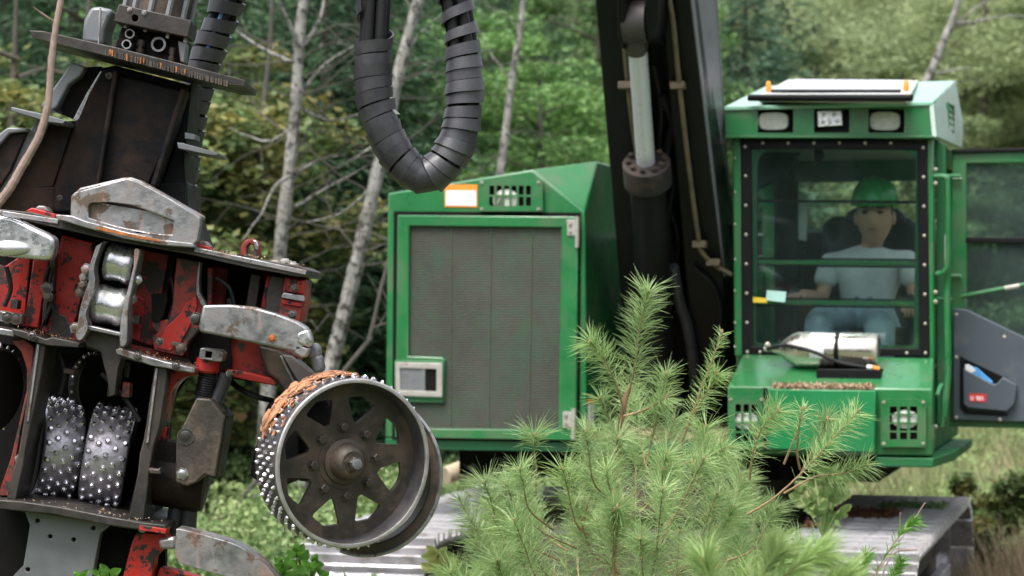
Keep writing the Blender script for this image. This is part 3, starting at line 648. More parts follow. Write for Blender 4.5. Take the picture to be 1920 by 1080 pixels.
# cylinder
cy = lambda u, v, o=0: K.y(u, v, yb(v) - .12 + o)
ax0, ax1 = cy(1196, 60), cy(1230, 690)
rod = MB().tube([cy(1193, 60), cy(1211, 305)], .046, 24).obj('piston_rod', chrome, mc)
dv = (cy(1211, 300) - cy(1193, 60)).normalized()
col0 = cy(1213, 318)
cyl = MB().tube([col0, cy(1234, 690)], .0885, 28).obj('lift_cylinder', blackp, mc, label='black lift cylinder with chromed rod')
m = MB(); m.lathe(col0 - dv * .045, dv, [(0, .05), (0, .112), (.005, .118), (.125, .118), (.13, .112), (.13, .09)], 32)
g_ = m.obj('gland_collar', greyp if False else mat('collar_paint', (.035, .033, .034), .5, .2, .2, 8, dirt=(.12, .09, .07), damt=.4, bump=.2), cyl)
q = dv.orthogonal().normalized(); w_ = dv.cross(q)
for i in range(10):
    a = 6.283 * i / 10; p = col0 - dv * .045 + (q * math.cos(a) + w_ * math.sin(a)) * .088
    MB().cyl(p, p - dv * .022, .013, n=8).obj('bolt', steel_hub, cyl)
p = cy(1190, 60)
m = MB(); m.lathe(cy(1172, 42), (1, 0, 0), [(0, .05), (0, .10), (.11, .10), (.11, .05)], 28); m.tube([cy(1191, 45), cy(1194, 98)], [.07, .05], 16)
m.obj('rod_eye', mat('rod_eye_steel', (.06, .055, .053), .5, .4, .3, 8, bump=.2), rod)
for nm, px in (('clevis_plate', [(1155, -40), (1172, -40), (1172, 70), (1166, 92), (1158, 70)]), ('clevis_plate', [(1208, -40), (1236, -40), (1234, 30), (1226, 70), (1216, 78), (1210, 60)])):
    MB().slab(K, [(u, v, yb(v) - .22) for u, v in px], .25).obj(nm, blackp, boom, bev=.008)
pipem = mat('rusty_thin_pipe', (.16, .13, .085), .6, .3, .3, 10, bump=.3)
def pipe(pts, r, mt=pipem, name='hydraulic_pipe', o=-.05, par=None, n=30):
    return MB().tube(spline([K.y(u, v, yb(v) + o) for u, v in pts], n), r, 10).obj(name, mt, par or boom)
pipe([(1205, -420), (1250, -40), (1262, 40), (1273, 150), (1290, 300), (1310, 450), (1318, 475), (1340, 497), (1372, 515)], .012, o=-.06)
pipe([(1120, -420), (1160, -40), (1172, 100), (1182, 200), (1196, 300), (1205, 360)], .012, o=-.03)
for u, v in ((1174, 160), (1271, 160), (1196, 350), (1312, 458), (1338, 492)):
    c = K.y(u, v, yb(v) - .05); MB().box(c.x - .035, c.x + .035, c.y - .03, c.y + .03, c.z - .018, c.z + .018).obj('pipe_clamp', pipem, boom, bev=.004)
pipe([(1240, 180), (1262, 230), (1250, 290), (1262, 340), (1250, 420), (1268, 520), (1290, 600), (1300, 680)], .022, hosem, 'boom_hose', .08)
pipe([(1225, 120), (1240, 200), (1236, 330), (1270, 440), (1262, 540), (1282, 640), (1310, 700)], .016, hosem, 'boom_hose', .1)
pipe([(1262, 500), (1272, 560), (1288, 610), (1300, 680), (1305, 760)], .030, rubber, 'boom_hose', -.06)
pipe([(1300, 500), (1340, 540), (1352, 600), (1335, 650)], .012, hosem, 'boom_hose', -.04)
# things behind the boom: counter side panel
m = MB(); m.box(T.x + .03, 1.15, .55, 2.1, zd1 + .01, 2.5); m.obj('rear_housing', blackp, mc, bev=.02)

# --- cab
YC = YF
def cq(u, v, y=YC): return K.y(u, v, y)
x0 = cq(1360, 228).x; x1 = cq(1750, 228).x; zr = cq(1560, 197).z; zf = cq(1560, 256).z
cabl = cq(1374, 500).x; cabr = cq(1749, 500).x; depth = 1.55; zb = cq(1560, 690).z
cab = MB(); ybk = YC + depth
# corner posts
cab.pp(K, [(1373, 256), (1390, 256), (1393, 668), (1377, 668)], YC, YC + .09)
cab.pp(K, [(1737, 256), (1750, 256), (1752, 675), (1741, 675)], YC, YC + .09)
cab.box(cabl, cabl + .09, ybk - .09, ybk, zb, zf); cab.box(cabr - .09, cabr, ybk - .09, ybk, zb, zf)
cab.box(cabl + .09, cabr - .09, ybk - .05, ybk, zb, zb + .62); cab.box(cabl + .09, cabr - .09, ybk - .05, ybk, zf - .14, zf)
cab.box(cabl, cabl + .04, YC + .0905, ybk - .0905, zb, zb + .5); cab.box(cabl, cabl + .04, YC + .0905, ybk - .0905, zf - .12, zf)
cab.box(cabr - .05, cabr, YC + .0905, ybk - .0905, zf - .10, zf)
cabo = cab.obj('cab', green, mc, bev=.008, label='green cab with a large front window')
MB().box(cabl + .01, cabr - .01, YC + .10, ybk - .055, zb - .25, zb - .2).obj('cab_floor', interior, cabo)
# roof
zrb = K.y(1600, 160, YC + 1.25).z
fas = MB().pp(K, [(1359, 200), (1748, 199), (1750, 254), (1361, 254)], YC - .06, YC + .02,
              [[(1420, 204), (1488, 204), (1488, 249), (1420, 249)], [(1526, 204), (1593, 204), (1593, 249), (1526, 249)], [(1628, 204), (1696, 204), (1696, 249), (1628, 249)]])
fas = fas.obj('roof_fascia', green, cabo, bev=.005)
MB().bar(K, (1359, 254.5), (1752, 254.5), 4, YC - .075, YC + .01).obj('fascia_lip', green, fas, bev=.002)
yr0 = YC - .07; ra = K.y(1358, 200, yr0); rb = K.y(1750, 197, yr0)
rl = K.y(1398, 160, YC + 1.2); rr_ = K.y(1774, 160, YC + 1.25); zt_ = rl.z
xs1 = rb.x
P_fl, P_fr = Vector((ra.x, yr0, ra.z)), Vector((rb.x, yr0, ra.z))
P_bl, P_br = Vector((ra.x, YC + 1.25, zt_)), Vector((rb.x, YC + 1.25, zt_))
# the right side face slopes outward and down
So = [K.y(1752, 256, yr0), K.y(1800, 275, YC + 1.2)]
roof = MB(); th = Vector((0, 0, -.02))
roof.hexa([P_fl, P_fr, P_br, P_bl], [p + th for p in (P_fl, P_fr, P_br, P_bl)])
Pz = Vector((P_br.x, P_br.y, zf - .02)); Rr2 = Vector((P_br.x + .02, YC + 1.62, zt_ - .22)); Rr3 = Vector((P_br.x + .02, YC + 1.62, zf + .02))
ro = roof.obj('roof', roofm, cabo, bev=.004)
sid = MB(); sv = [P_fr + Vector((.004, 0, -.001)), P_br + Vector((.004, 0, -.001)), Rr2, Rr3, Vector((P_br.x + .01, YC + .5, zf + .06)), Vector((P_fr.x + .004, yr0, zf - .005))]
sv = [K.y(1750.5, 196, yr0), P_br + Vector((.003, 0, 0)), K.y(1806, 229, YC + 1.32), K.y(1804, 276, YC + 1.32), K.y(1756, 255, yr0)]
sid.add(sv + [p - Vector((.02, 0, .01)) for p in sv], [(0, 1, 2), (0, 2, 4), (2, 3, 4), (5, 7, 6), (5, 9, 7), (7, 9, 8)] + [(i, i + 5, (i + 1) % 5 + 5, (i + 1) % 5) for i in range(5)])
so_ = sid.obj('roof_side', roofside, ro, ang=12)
MB().box(P_fl.x, P_br.x, YC + 1.252, YC + 1.6, zt_ - .24, zt_ - .22).obj('roof_back', green, ro)
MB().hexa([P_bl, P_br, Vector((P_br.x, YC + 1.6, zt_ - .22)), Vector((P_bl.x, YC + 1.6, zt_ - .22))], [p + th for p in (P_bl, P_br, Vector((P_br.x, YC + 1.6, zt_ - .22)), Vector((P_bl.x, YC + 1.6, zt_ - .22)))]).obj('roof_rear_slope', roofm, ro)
MB().box(P_fl.x + .01, P_br.x - .03, YC + .02, YC + 1.5, zf - .02, zf + .0).obj('headliner', liner, cabo)
m = MB()
def sp_pt(u, v, off=-.03): return K.y(u, v, yr0 + (YC + 1.28 - yr0) * (u - 1752) / 52 + off)
for u in (1777, 1787): m.tube([sp_pt(u, 192 + (u - 1777) * .6), sp_pt(u, 240 + (u - 1777) * .6)], .008, 8)
for v in (194, 206, 218, 230, 242): m.tube([sp_pt(1777, v), sp_pt(1788, v + 6)], .007, 8)
m.obj('roof_step', green, ro)
# roof hatch
def rp(u, v, off=.0):     # point on sloping roof plane lifted by off
    nrm = (P_fr - P_fl).cross(P_bl - P_fl).normalized(); nrm = nrm if nrm.z > 0 else -nrm; o = P_fl + nrm * off
    d = K._r(u, v); t = (o - K.o).dot(nrm) / d.dot(nrm); return K.o + d * t
def rslab(name, pix, off, th_, mt, par, bev=.003):
    pts = [rp(u, v, off) for u, v in pix]; nrm = (P_fr - P_fl).cross(P_bl - P_fl).normalized(); nrm = nrm if nrm.z > 0 else -nrm
    return MB().prism(pts, -nrm * th_).obj(name, mt, par, bev=bev)
hq = [rp(1416, 181, .045), rp(1704, 181, .045), K.y(1722, 150.5, YC + 1.12), K.y(1478, 148.5, YC + 1.12)]
hn = (hq[1] - hq[0]).cross(hq[3] - hq[0]).normalized()
def hb_pt(a, b, o): return hq[0].lerp(hq[1], a).lerp(hq[3].lerp(hq[2], a), b) + hn * o
ht = MB().prism(hq, -hn * .02).obj('roof_hatch', hatchf, ro, bev=.003)
MB().prism([hb_pt(*p, .008) for p in ((.06, .24), (.93, .24), (.88, .92), (.07, .92))], -hn * .006).obj('hatch_pane', hatchm, ht, bev=.002)
MB().hexa([hb_pt(.02, .03, -.02), hb_pt(.98, .03, -.02), hb_pt(.98, .95, -.02), hb_pt(.02, .95, -.02)], [hb_pt(.02, .03, -.032), hb_pt(.98, .03, -.032), hb_pt(.98, .95, -.17), hb_pt(.02, .95, -.17)]).obj('hatch_rim', hatchf, ht)
a, b = rp(1404, 183.5, .042), rp(1710, 183.5, .042); MB().cyl(a, b, .017, n=12).obj('hatch_seal', gasket, ht)
a, b = hb_pt(.06, .22, .008), hb_pt(.93, .22, .008); MB().cyl(a, b, .008, n=8).obj('hatch_gasket', gasket, ht)
for u, v in ((1441, 172), (1699, 171)):
    p = rp(u, v, .05); MB().lathe(p, (0, 0, 1), [(0, .012), (.0, .013), (.02, .014), (.045, .012), (.054, .006)], 12).obj('amber_beacon', orangep, ro)
# lamps in the fascia
for i, (u, v, ru, rv) in enumerate(((1450, 227, 28, 17), (1556, 223, 25, 16), (1659, 227, 29, 18))):
    hb_ = MB().pp(K, [(u - 36, 202), (u + 36, 202), (u + 36, 251), (u - 36, 251)], YC + .021, YC + .03).obj('lamp_box', gasket, fas)
    c = K.y(u, v, YC - .01); sx = K.y(u + ru, v, YC - .01).x - c.x; sz = rv / ru * sx * (ru / ru)
    if i == 1:
        l = MB().pp(K, [(u - ru, v - rv), (u + ru - 2, v - rv - 1), (u + ru, v + rv - 3), (u - ru + 1, v + rv)], YC - .02, YC + .02).obj('work_lamp', reflm, hb_, bev=.006)
        for a_, b_ in ((-13, 5), (0, 6), (14, 4), (-12, -8), (8, -8)):
            p = K.y(u + a_, v + b_, YC - .024); MB().ball(p, .010, 10, 6, (1, .4, 1)).obj('reflector', reflm, l)
    else:
        outl = [(u + ru * math.copysign(abs(math.cos(a)) ** .6, math.cos(a)), v + rv * math.copysign(abs(math.sin(a)) ** .6, math.sin(a))) for a in [6.283 * k / 28 for k in range(28)]]
        big = [(u + (p - u) * 1.2, v + (q - v) * 1.25) for p, q in outl]
        l = MB().pp(K, big, YC - .005, YC + .02).obj('work_lamp', gasket, hb_, bev=.005)
        MB().pp(K, outl, YC - .016, YC - .004).obj('lens', lens, l, bev=.008, seg=3)
# front window: gasket, inner frame, glass, guard bars
win_o = [(1388, 260), (1739, 262), (1743, 668), (1391, 664)]; win_i = [(1408, 278), (1720, 280), (1723, 654), (1411, 650)]
gk = kb('window_gasket', gasket, win_o, YC - .006, YC + .016, cabo, .004, [win_i])
for u, v in [(1397 + (i - 0) * .6, 275 + i * 55) for i in range(8)] + [(1731 + i * .6, 277 + i * 55) for i in range(8)] + [(1430 + i * 48, 268) for i in range(6)] + [(1425, 660), (1700, 662)]:
    p = K.y(u, v, YC - .006); MB().ball(p, .0085, 8, 5, (1, .5, 1)).obj('bolt', boltm, gk)
for v in (296, 360, 420, 486, 545, 605, 650):
    p = K.y(1378, v, YC); MB().ball(p, .006, 8, 5, (1, .5, 1)).obj('bolt', boltm, cabo)
rad = lambda u, v, r, a0, n=5: [(u + r * math.cos(R(a0 + 90 * k / n)), v + r * math.sin(R(a0 + 90 * k / n))) for k in range(n + 1)]
inner = rad(1450, 308, 30, 180) + rad(1690, 310, 28, 270) + rad(1705, 640, 8, 0) + rad(1425, 636, 8, 90)
fr_ = kb('window_frame', green_dk, win_i, YC + .02, YC + .05, cabo, .003, [inner])
gl = MB().pp(K, win_i, YC + .006, YC + .012).obj('front_glass', glass, cabo)
for (u0, v0, u1, v1, t, g2) in ((1408, 376, 1722, 379, 5, 0), (1410, 491, 1722, 494, 9, 1), (1412, 566, 1723, 570, 9, 1)):
    b_ = MB().bar(K, (u0, v0 - t / 2), (u1, v1 - t / 2), t, YC + .052, YC + .085).obj('guard_bar', green if g2 else gasket, fr_, bev=.003)
    if g2:
        MB().bar(K, (u0, v0 - t / 2 - 4), (u1, v1 - t / 2 - 4), 3.4, YC + .05, YC + .09).obj('bar_edge', gasket, b_)
        MB().bar(K, (u0, v0 + t / 2 + .4), (u1, v1 + t / 2 + .4), 3.6, YC + .05, YC + .09).obj('bar_edge', gasket, b_)
kb('window_tag', mat('pale_tag', (.45, .72, .66), .5, 0, .05, 20), [(1438, 544), (1474, 547), (1472, 567), (1436, 563)], YC + .0, YC + .004, cabo, 0)
kb('window_tag', yellowp, [(1412, 557), (1438, 559), (1438, 568), (1412, 567)], YC + .0, YC + .004, cabo, 0)
# cab interior
m = MB(); m.pp(K, [(1430, 285), (1452, 285), (1452, 650), (1430, 650)], YC + .75, YC + .8); m.obj('inner_post', green_dk, cabo)
m = MB(); m.pp(K, [(1410, 480), (1505, 470), (1520, 640), (1408, 645)], YC + .95, YC + 1.1); m.pp(K, [(1455, 290), (1492, 290), (1496, 520), (1450, 540)], YC + .85, YC + .95)
m.pp(K, [(1412, 285), (1500, 285), (1470, 330), (1412, 360)], YC + .3, YC + .36); m.obj('console', interior, cabo, bev=.01)
kb('white_post', mat('white_trim', (.55, .60, .60), .5), [(1496, 362), (1512, 364), (1512, 452), (1496, 450)], YC + .86, YC + .9, cabo, .005)
m = MB(); m.pp(K, [(1524, 276), (1540, 276), (1545, 292), (1536, 306), (1526, 300)], YC + .3, YC + .36); m.obj('mirror', gasket, cabo, bev=.01)
p = K.y(1490, 560, YC + .38); m = MB(); m.tube([p + Vector((0, 0, -.25)), p], [.03, .02], 10); m.ball(p + Vector((0, 0, .02)), .035, 10, 8, (.8, .8, 1.3)); m.box(p.x - .09, p.x + .09, p.y - .1, p.y + .35, p.z - .33, p.z - .2)
m.obj('joystick', interior, cabo)
p = K.y(1708, 575, YC + .38); m = MB(); m.tube([p + Vector((0, 0, -.25)), p], [.03, .02], 10); m.ball(p + Vector((0, 0, .02)), .035, 10, 8, (.8, .8, 1.3)); m.box(p.x - .06, p.x + .06, p.y - .1, p.y + .35, p.z - .33, p.z - .2)
m.obj('joystick', interior, cabo)
ys = YC + .85
seat = MB(); seat.pp(K, [(1540, 420), (1560, 405), (1700, 405), (1722, 425), (1716, 600), (1545, 600)], ys + .06, ys + .18)
seat.pp(K, [(1580, 418), (1585, 398), (1600, 390), (1680, 390), (1695, 400), (1700, 420)], ys + .0, ys + .10)
q = K.y(1630, 612, ys); seat.box(q.x - .25, q.x + .25, ys - .45, ys + .1, q.z - .1, q.z)
seat.obj('seat', interior, cabo, bev=.03, seg=3)
# lower front
zsh0 = cq(1560, 664).z
shf = MB()
yl0, yl1 = YC - .42, YC                      # box front plane is forward of the window
fl, fr2 = K.y(1364, 724, yl0), K.y(1748, 742, yl0); bl2, br2 = K.y(1392, 664, yl1 - .008), K.y(1752, 671, yl1 - .008)
zs = fl.z; fr2.z = zs - .005
lowz = K.y(1560, 852, yl0).z
hx = [fl, fr2, br2, bl2]; lo = [Vector((p.x, p.y, lowz)) for p in hx]
nose = MB().hexa(hx, lo).obj('cab_nose', green, cabo, bev=.008)
cbx = MB().pp(K, [(1433, 729), (1642, 732), (1640, 849), (1434, 842)], yl0 - .07, yl0 - .002).obj('centre_box', mat('bright_green_paint', (.009, .18, .055), .4, 0, .1, 2.5, dirt=(.08, .12, .07), damt=.15, bump=.05), nose, bev=.006)
MB().pp(K, [(1431, 727), (1438, 727), (1438, 846), (1431, 844)], yl0 - .078, yl0 - .0705).obj('trim_strip', blackp, cbx)
grille(nose, (1366, 742, 1432, 842), 3, 4, yl0, (1400, 790, 26, 16)); grille(nose, (1652, 748, 1736, 838), 3, 4, yl0, (1697, 786, 26, 18))
a = K.y(1434, 729, yl0 - .07); b = K.y(1642, 732, yl0 - .07)
chipw('pale wood chips along the top of the cab nose box', a.x + .03, b.x - .02, yl0 - .06, yl0 + .05, a.z + .002, 2600, .018, debris_m, .02)
# sill rail and side step
m = MB(); m.pp(K, [(1440, 852), (1750, 858), (1750, 868), (1440, 862)], yl0 + .0, yl0 + .1)
s0, s1 = K.y(1640, 857, yl0 - .01), K.y(1750, 859, yl0 - .01)
kk = K.y(1803, 812, YC + .55)
zst = s1.z
m2 = MB(); top = [Vector((s0.x, yl0 - .01, zst)), Vector((s1.x, yl0 - .01, zst)), Vector((kk.x, YC + .1, zst)), Vector((kk.x, YC + 1.3, zst)), Vector((s0.x, YC + 1.3, zst))]
m2.prism(top, (0, 0, -.045)); m2.obj('side_step', green_dk, cabo, bev=.006)
m = MB(); xS = cabr; m.box(xS - .03, xS, YC + .1, ybk, zst + .01, zb + .0); m.obj('side_panel', green_dk, cabo)
# handrails along the door opening
rail = lambda pts, r, nm='handrail', mt=green: MB().tube(spline([K.y(*p) for p in pts], 26), r, 10).obj(nm, mt, cabo)
rail([(1752, 330, YC - .01), (1772, 332, YC - .02), (1777, 350, YC - .02), (1777, 480, YC - .02), (1771, 508, YC - .02), (1756, 514, YC - .01)], .013)
rail([(1776, 340, YC + .02), (1779, 450, YC + .02), (1776, 560, YC + .02), (1777, 690, YC + .02), (1770, 780, YC)], .016)
rail([(1756, 742, YC - .3), (1766, 722, YC - .2), (1769, 760, YC - .2), (1766, 800, YC - .2)], .010)
rail([(1772, 330, YC + .05), (1800, 330, YC + .1)], .010); rail([(1772, 517, YC + .05), (1800, 517, YC + .1)], .010); rail([(1752, 560, YC), (1782, 562, YC + .1)], .010)
for v in (318, 344, 548, 566, 800):
    p = K.y(1754, v, YC - .012); MB().ball(p, .012, 8, 5).obj('bolt', boltm, cabo)
kb('door_post', green_dk, [(1754, 262), (1772, 270), (1776, 792), (1756, 800)], YC + .12, YC + .2, cabo, .006)
kb('post_seal', mat('pale_seal', (.45, .48, .46), .6), [(1771, 440), (1775, 440), (1776, 520), (1771, 520)], YC + .1, YC + .118, cabo, .0)
# open door, swung out beside the cab
YD = YC + .42
dd = kb('open_door', green, [(1786, 280), (2060, 276), (2060, 806), (1780, 800)], YD, YD + .05, mc, .006,
        [[(1812, 306), (2040, 304), (2040, 655), (1812, 664)]], label='open cab door with glass above a grey lower panel')
gd = MB().pp(K, [(1810, 303), (2042, 301), (2042, 662), (1810, 670)], YD + .022, YD + .028).obj('door_glass', glass_door, dd)
MB().bar(K, (1784, 280), (2060, 274), 7, YD - .02, YD + .03).obj('top_seal', gasket, dd, bev=.003)
MB().bar(K, (1810, 445), (2044, 446), 10, YD + .0, YD + .06).obj('door_bar', gasket, dd, bev=.003)
MB().tube([K.y(1802, 556, YD - .04), K.y(1870, 543, YD - .05), K.y(2060, 508, YD - .05)], .011, 10).obj('door_pull_rod', green, dd)
MB().tube([K.y(1884, 541, YD - .05), K.y(1912, 536, YD - .05)], .013, 10).obj('rod_sleeve', hinge_m, dd)
for v in (335, 520): MB().tube([K.y(1786, v, YD - .02), K.y(1803, v, YD - .02)], .010, 8).obj('hinge_pin', green, dd)
pk_hole = [(1806, 672), (1880, 706), (1868, 721), (1862, 722), (1809, 694)]
gp = kb('lower_panel', doorgrey, [(1788, 578), (1812, 580), (1925, 634), (2060, 700), (2060, 795), (1786, 788)], YD - .045, YD - .002, dd, .006)
pk = kb('door_pocket', doorgrey, [(1806, 688), (1812, 694), (1862, 720), (1868, 720), (1880, 707), (1907, 722), (1903, 757), (1888, 772), (1815, 765), (1806, 758)], YD - .085, YD - .047, gp, .006)
kb('pocket_opening', void, [(1805, 671), (1880, 706), (1868, 724), (1806, 700)], YD - .0485, YD - .0455, gp, 0)
m = MB(); m.pp(K, [(1800, 668), (1808, 671), (1808, 762), (1816, 770), (1890, 776), (1889, 780), (1810, 776), (1799, 764)], YD - .052, YD - .046); m.obj('pocket_rim', gasket, gp)
lbl = kb('pocket_label', redlab, [(1817, 738), (1849, 739), (1848, 754), (1817, 752)], YD - .088, YD - .0855, pk, 0)
m = MB()
for px in ([(1820, 742), (1821.5, 742), (1821.5, 750), (1820, 750)], [(1821.5, 748.6), (1824, 748.6), (1824, 750), (1821.5, 750)], [(1824, 742), (1825.5, 742), (1825.5, 750), (1824, 750)],
           [(1830, 742), (1831.5, 742), (1833, 750.4), (1831.4, 750.4)], [(1833, 742), (1834.6, 742), (1835.6, 750.4), (1834, 750.4)], [(1836.4, 742.4), (1838, 742.4), (1838, 750.8), (1836.4, 750.8)], [(1841, 743), (1842.4, 743), (1844.6, 751), (1843, 751)], [(1841, 743), (1840, 751), (1838.8, 751), (1839.8, 743)]):
    m.pp(K, px, YD - .0895, YD - .0881)
m.obj('lettering', whitep, lbl)
for u, v in ((1883, 632), (1875, 787), (1793, 783), (1793, 590), (1793, 670)): p = K.y(u, v, YD - .045); MB().ball(p, .010, 8, 5, (1, .5, 1)).obj('bolt', boltm, gp)
pc = thing('packet', 'crumpled blue and white packet stuck in the door pocket', 'packet', K.M @ Matrix.Translation(K.y(1835, 712, YD - .066)))
off = K.y(1835, 712, YD - .066)
f_ = lambda pix, y0, y1: MB().prism([K.y(u, v, y0) - off for u, v in pix], (0, y1 - y0, 0))
f_([(1811, 686), (1817, 684), (1826, 689), (1830, 688), (1862, 716), (1860, 720), (1812, 696)], YD - .074, YD - .060).obj('wrapper', bluep, pc, bev=.003)
f_([(1809, 684), (1816, 683), (1823, 688), (1830, 695), (1822, 700), (1810, 694)], YD - .078, YD - .0741).obj('wrapper_corner', whitep, pc, bev=.003)

# --- metal cylinder strapped on the nose
gc0, gc1 = K.y(1478, 655, YC - .17), K.y(1648, 659, YC - .17)
gcd = (gc1 - gc0).normalized(); rg_ = .088
gct = thing('gas_cylinder', 'polished metal cylinder strapped below the front window of the cab', 'cylinder', K.M @ Matrix.Translation(gc0))
m = MB(); Lg = (gc1 - gc0).length
m.lathe((0, 0, 0), gcd, [(-.075, .016), (-.07, .02), (-.035, .03), (-.01, .055), (.02, .076), (.05, rg_), (Lg - .01, rg_), (Lg, rg_ - .01), (Lg, rg_ - .015)], 36)
cb = m.obj('bottle', bottle_m, gct, ang=50)
m = MB(); m.lathe(gcd * (-.12), gcd, [(0, .012), (.02, .016), (.03, .011), (.045, .016)], 12); m.ball(gcd * -.10 + Vector((0, -.02, .02)), .016, 10, 6); m.obj('valve', boltm, gct)
MB().lathe(gcd * (Lg * .53), gcd, [(0, rg_ + .001), (0, rg_ + .006), (.022, rg_ + .006), (.022, rg_ + .001)], 36, True).obj('strap', gasket, gct)
m = MB(); sr = gcd * (Lg * .15); 
lab = MB(); n_ = 8; side = gcd.cross(Vector((0, 0, 1))).normalized(); side = side if side.y < 0 else -side
for i in range(n_): pass
ring = [(side * math.cos(a) + Vector((0, 0, 1)) * math.sin(a)) * (rg_ + .0015) for a in [R(-25 + 95 * i / n_) for i in range(n_ + 1)]]
lab.add([gcd * (Lg * .26) + q for q in ring] + [gcd * (Lg * .42) + q for q in ring], [(i, i + 1, n_ + 2 + i, n_ + 1 + i) for i in range(n_)]); lab.obj('paper_label', whitep, cb)
MB().tube(spline([gcd * -.10 + side * .02, side * .08 + Vector((0, 0, .02)), gcd * (Lg * .3) + side * .112 + Vector((0, 0, -.005)), gcd * (Lg * .6) + side * .12 + Vector((0, 0, -.055)), gcd * (Lg * .9) + side * .12 + Vector((0, 0, -.075))], 20), .009, 8).obj('hose', hosem, gct)
e_ = gcd * (Lg * .9) + side * .12 + Vector((0, 0, -.075)); MB().cyl(e_, e_ + gcd * .025, .012, n=10).obj('nozzle', whitep, gct); MB().cyl(e_ + gcd * .026, e_ + gcd * .06 + Vector((0, 0, -.008)), .011, n=10).obj('nozzle_tip', orangep, gct)
p0_ = gcd * (Lg * .35); br = MB(); br.box(p0_.x, p0_.x + .31, -.13, .05, -.155, -.092); br.obj('bracket', gasket, gct, bev=.005)

# --- operator
yo = YC + .62
def kq(u, v, y): return K.y(u, v, y)
pr = thing('person', 'man in green hard hat, grey t-shirt and blue jeans sitting in the cab', 'person', K.M)
def skin(name, J, E, mt, parent, root=0, sub=2):
    me = bpy.data.meshes.new(name); me.from_pydata([j[0] for j in J], E, []); me.materials.append(mt)
    o = bpy.data.objects.new(name, me); C.objects.link(o); o.parent = parent
    sk = o.modifiers.new('skin', 'SKIN'); 
    for i, j in enumerate(J):
        r = j[1]; me.skin_vertices[0].data[i].radius = r if isinstance(r, tuple) else (r, r)
    me.skin_vertices[0].data[root].use_root = True; sk.use_smooth_shade = True; sk.branch_smoothing = .6
    s2 = o.modifiers.new('sub', 'SUBSURF'); s2.levels = sub; s2.render_levels = sub; return o
if not bpy.data.meshes.get('_probe'):
    pass
pel = kq(1622, 598, yo + .02); chest = kq(1628, 500, yo + .05); neck0 = kq(1636, 456, yo + .03); neck1 = kq(1638, 436, yo - .0)
shL, shR = kq(1556, 486, yo + .03), kq(1702, 478, yo + .03)
elL, elR = kq(1542, 560, yo - .02), kq(1718, 560, yo - .02); waL, waR = kq(1500, 552, yo - .22), kq(1712, 572, yo - .22)
hipL, hipR = kq(1600, 605, yo - .02), kq(1645, 605, yo - .02); knL, knR = kq(1532, 598, yo - .42), kq(1650, 606, yo - .42)
ftL, ftR = knL + Vector((0, .02, -.42)), knR + Vector((0, .02, -.42))
J = [(pel, (.11, .09)), (chest, (.11, .08)), (neck0, .070), (neck1, .064), (shL, .045), (elL, .042), (waL, .030), (shR, .045), (elR, .042), (waR, .030),
     (hipL, .085), (knL, .065), (ftL, .045), (hipR, .085), (knR, .065), (ftR, .045), (neck1 + Vector((0, -.005, .05)), .058)]
Eg = [(0, 1), (1, 2), (2, 3), (1, 4), (4, 5), (5, 6), (1, 7), (7, 8), (8, 9), (0, 10), (10, 11), (11, 12), (0, 13), (13, 14), (14, 15), (3, 16)]
body = skin('body', J, Eg, skinm, pr)
# hands: palm plus five bent fingers each
def hand(w, fdir, side):
    m = MB(); f = fdir.normalized(); s = Vector((side, 0, 0)); up = s.cross(f).normalized(); up = up if up.z > 0 else -up
    J = [(w, .022), (w + f * .05, (.034, .017)), (w + f * .085, (.036, .016))]; E = [(0, 1), (1, 2)]; k = 3
    for i, (o, L) in enumerate(((-.027, .062), (-.009, .072), (.010, .068), (.028, .052))):
        b = w + f * .088 + s * o; J += [(b, .0085), (b + f * L * .45 - up * .004, .0085), (b + f * L * .65 - up * .026, .008), (b + f * L * .55 - up * .046, .007)]
        E += [(2, k), (k, k + 1), (k + 1, k + 2), (k + 2, k + 3)]; k += 4
    b = w + f * .03 - s * .03; J += [(b, .011), (b - s * .018 + f * .03 - up * .01, .0095), (b - s * .012 + f * .055 - up * .024, .008)]; E += [(1, k), (k, k + 1), (k + 1, k + 2)]
    return skin('hand', J, E, skinm, pr, 1, 1)
hand(waL, Vector((-.2, -1, -.1)), -1); hand(waR, Vector((.0, -1, -.15)), 1)
# head
hc = kq(1640, 405, yo - .03); HS = 1.22; head = MB(); nu, nv = 24, 18; vs = []; fs = []
for j in range(nv + 1):
    ph = math.pi * j / nv
    for i in range(nu):
        th = 2 * math.pi * i / nu; x, y, z = math.sin(ph) * math.cos(th), math.sin(ph) * math.sin(th), math.cos(ph)
        w = 1.0 if z > -.1 else 1 - .30 * ((-z - .1) / .9) ** 1.3
        fy = y * (.096 if y > 0 else .088); q = Vector((x * .077 * w, fy * (w if y < 0 else w * .9), z * .125 - (.008 if z < 0 else 0)))
        if y < -.3:
            a = max(0, 1 - abs(x) / .22)
            if -.28 < z < .18: q.y -= .020 * a * (1 - abs(z + .12) / .3) * 1.4
            q.y += .008 * max(0, 1 - abs(abs(x) - .38) / .25) * max(0, 1 - abs(z - .10) / .16)
            q.y -= .006 * max(0, 1 - abs(z - .26) / .12); q.y -= .007 * max(0, 1 - abs(x) / .35) * max(0, 1 - abs(z + .50) / .12)
            q.y -= .008 * max(0, 1 - abs(x) / .3) * max(0, 1 - abs(z + .86) / .2)
        vs.append(hc + q)
for j in range(nv):
    for i in range(nu): fs.append((j * nu + i, (j + 1) * nu + i, (j + 1) * nu + (i + 1) % nu, j * nu + (i + 1) % nu))
head.add(vs, fs)
for sx in (-1, 1): head.ball(hc + Vector((sx * .079, .005, -.01)), .03, 8, 6, (.35, .6, 1))
head.v = [tuple(hc + (Vector(v) - hc) * HS) for v in head.v]; head.obj('head', skinm, pr, ang=80)
m = MB()
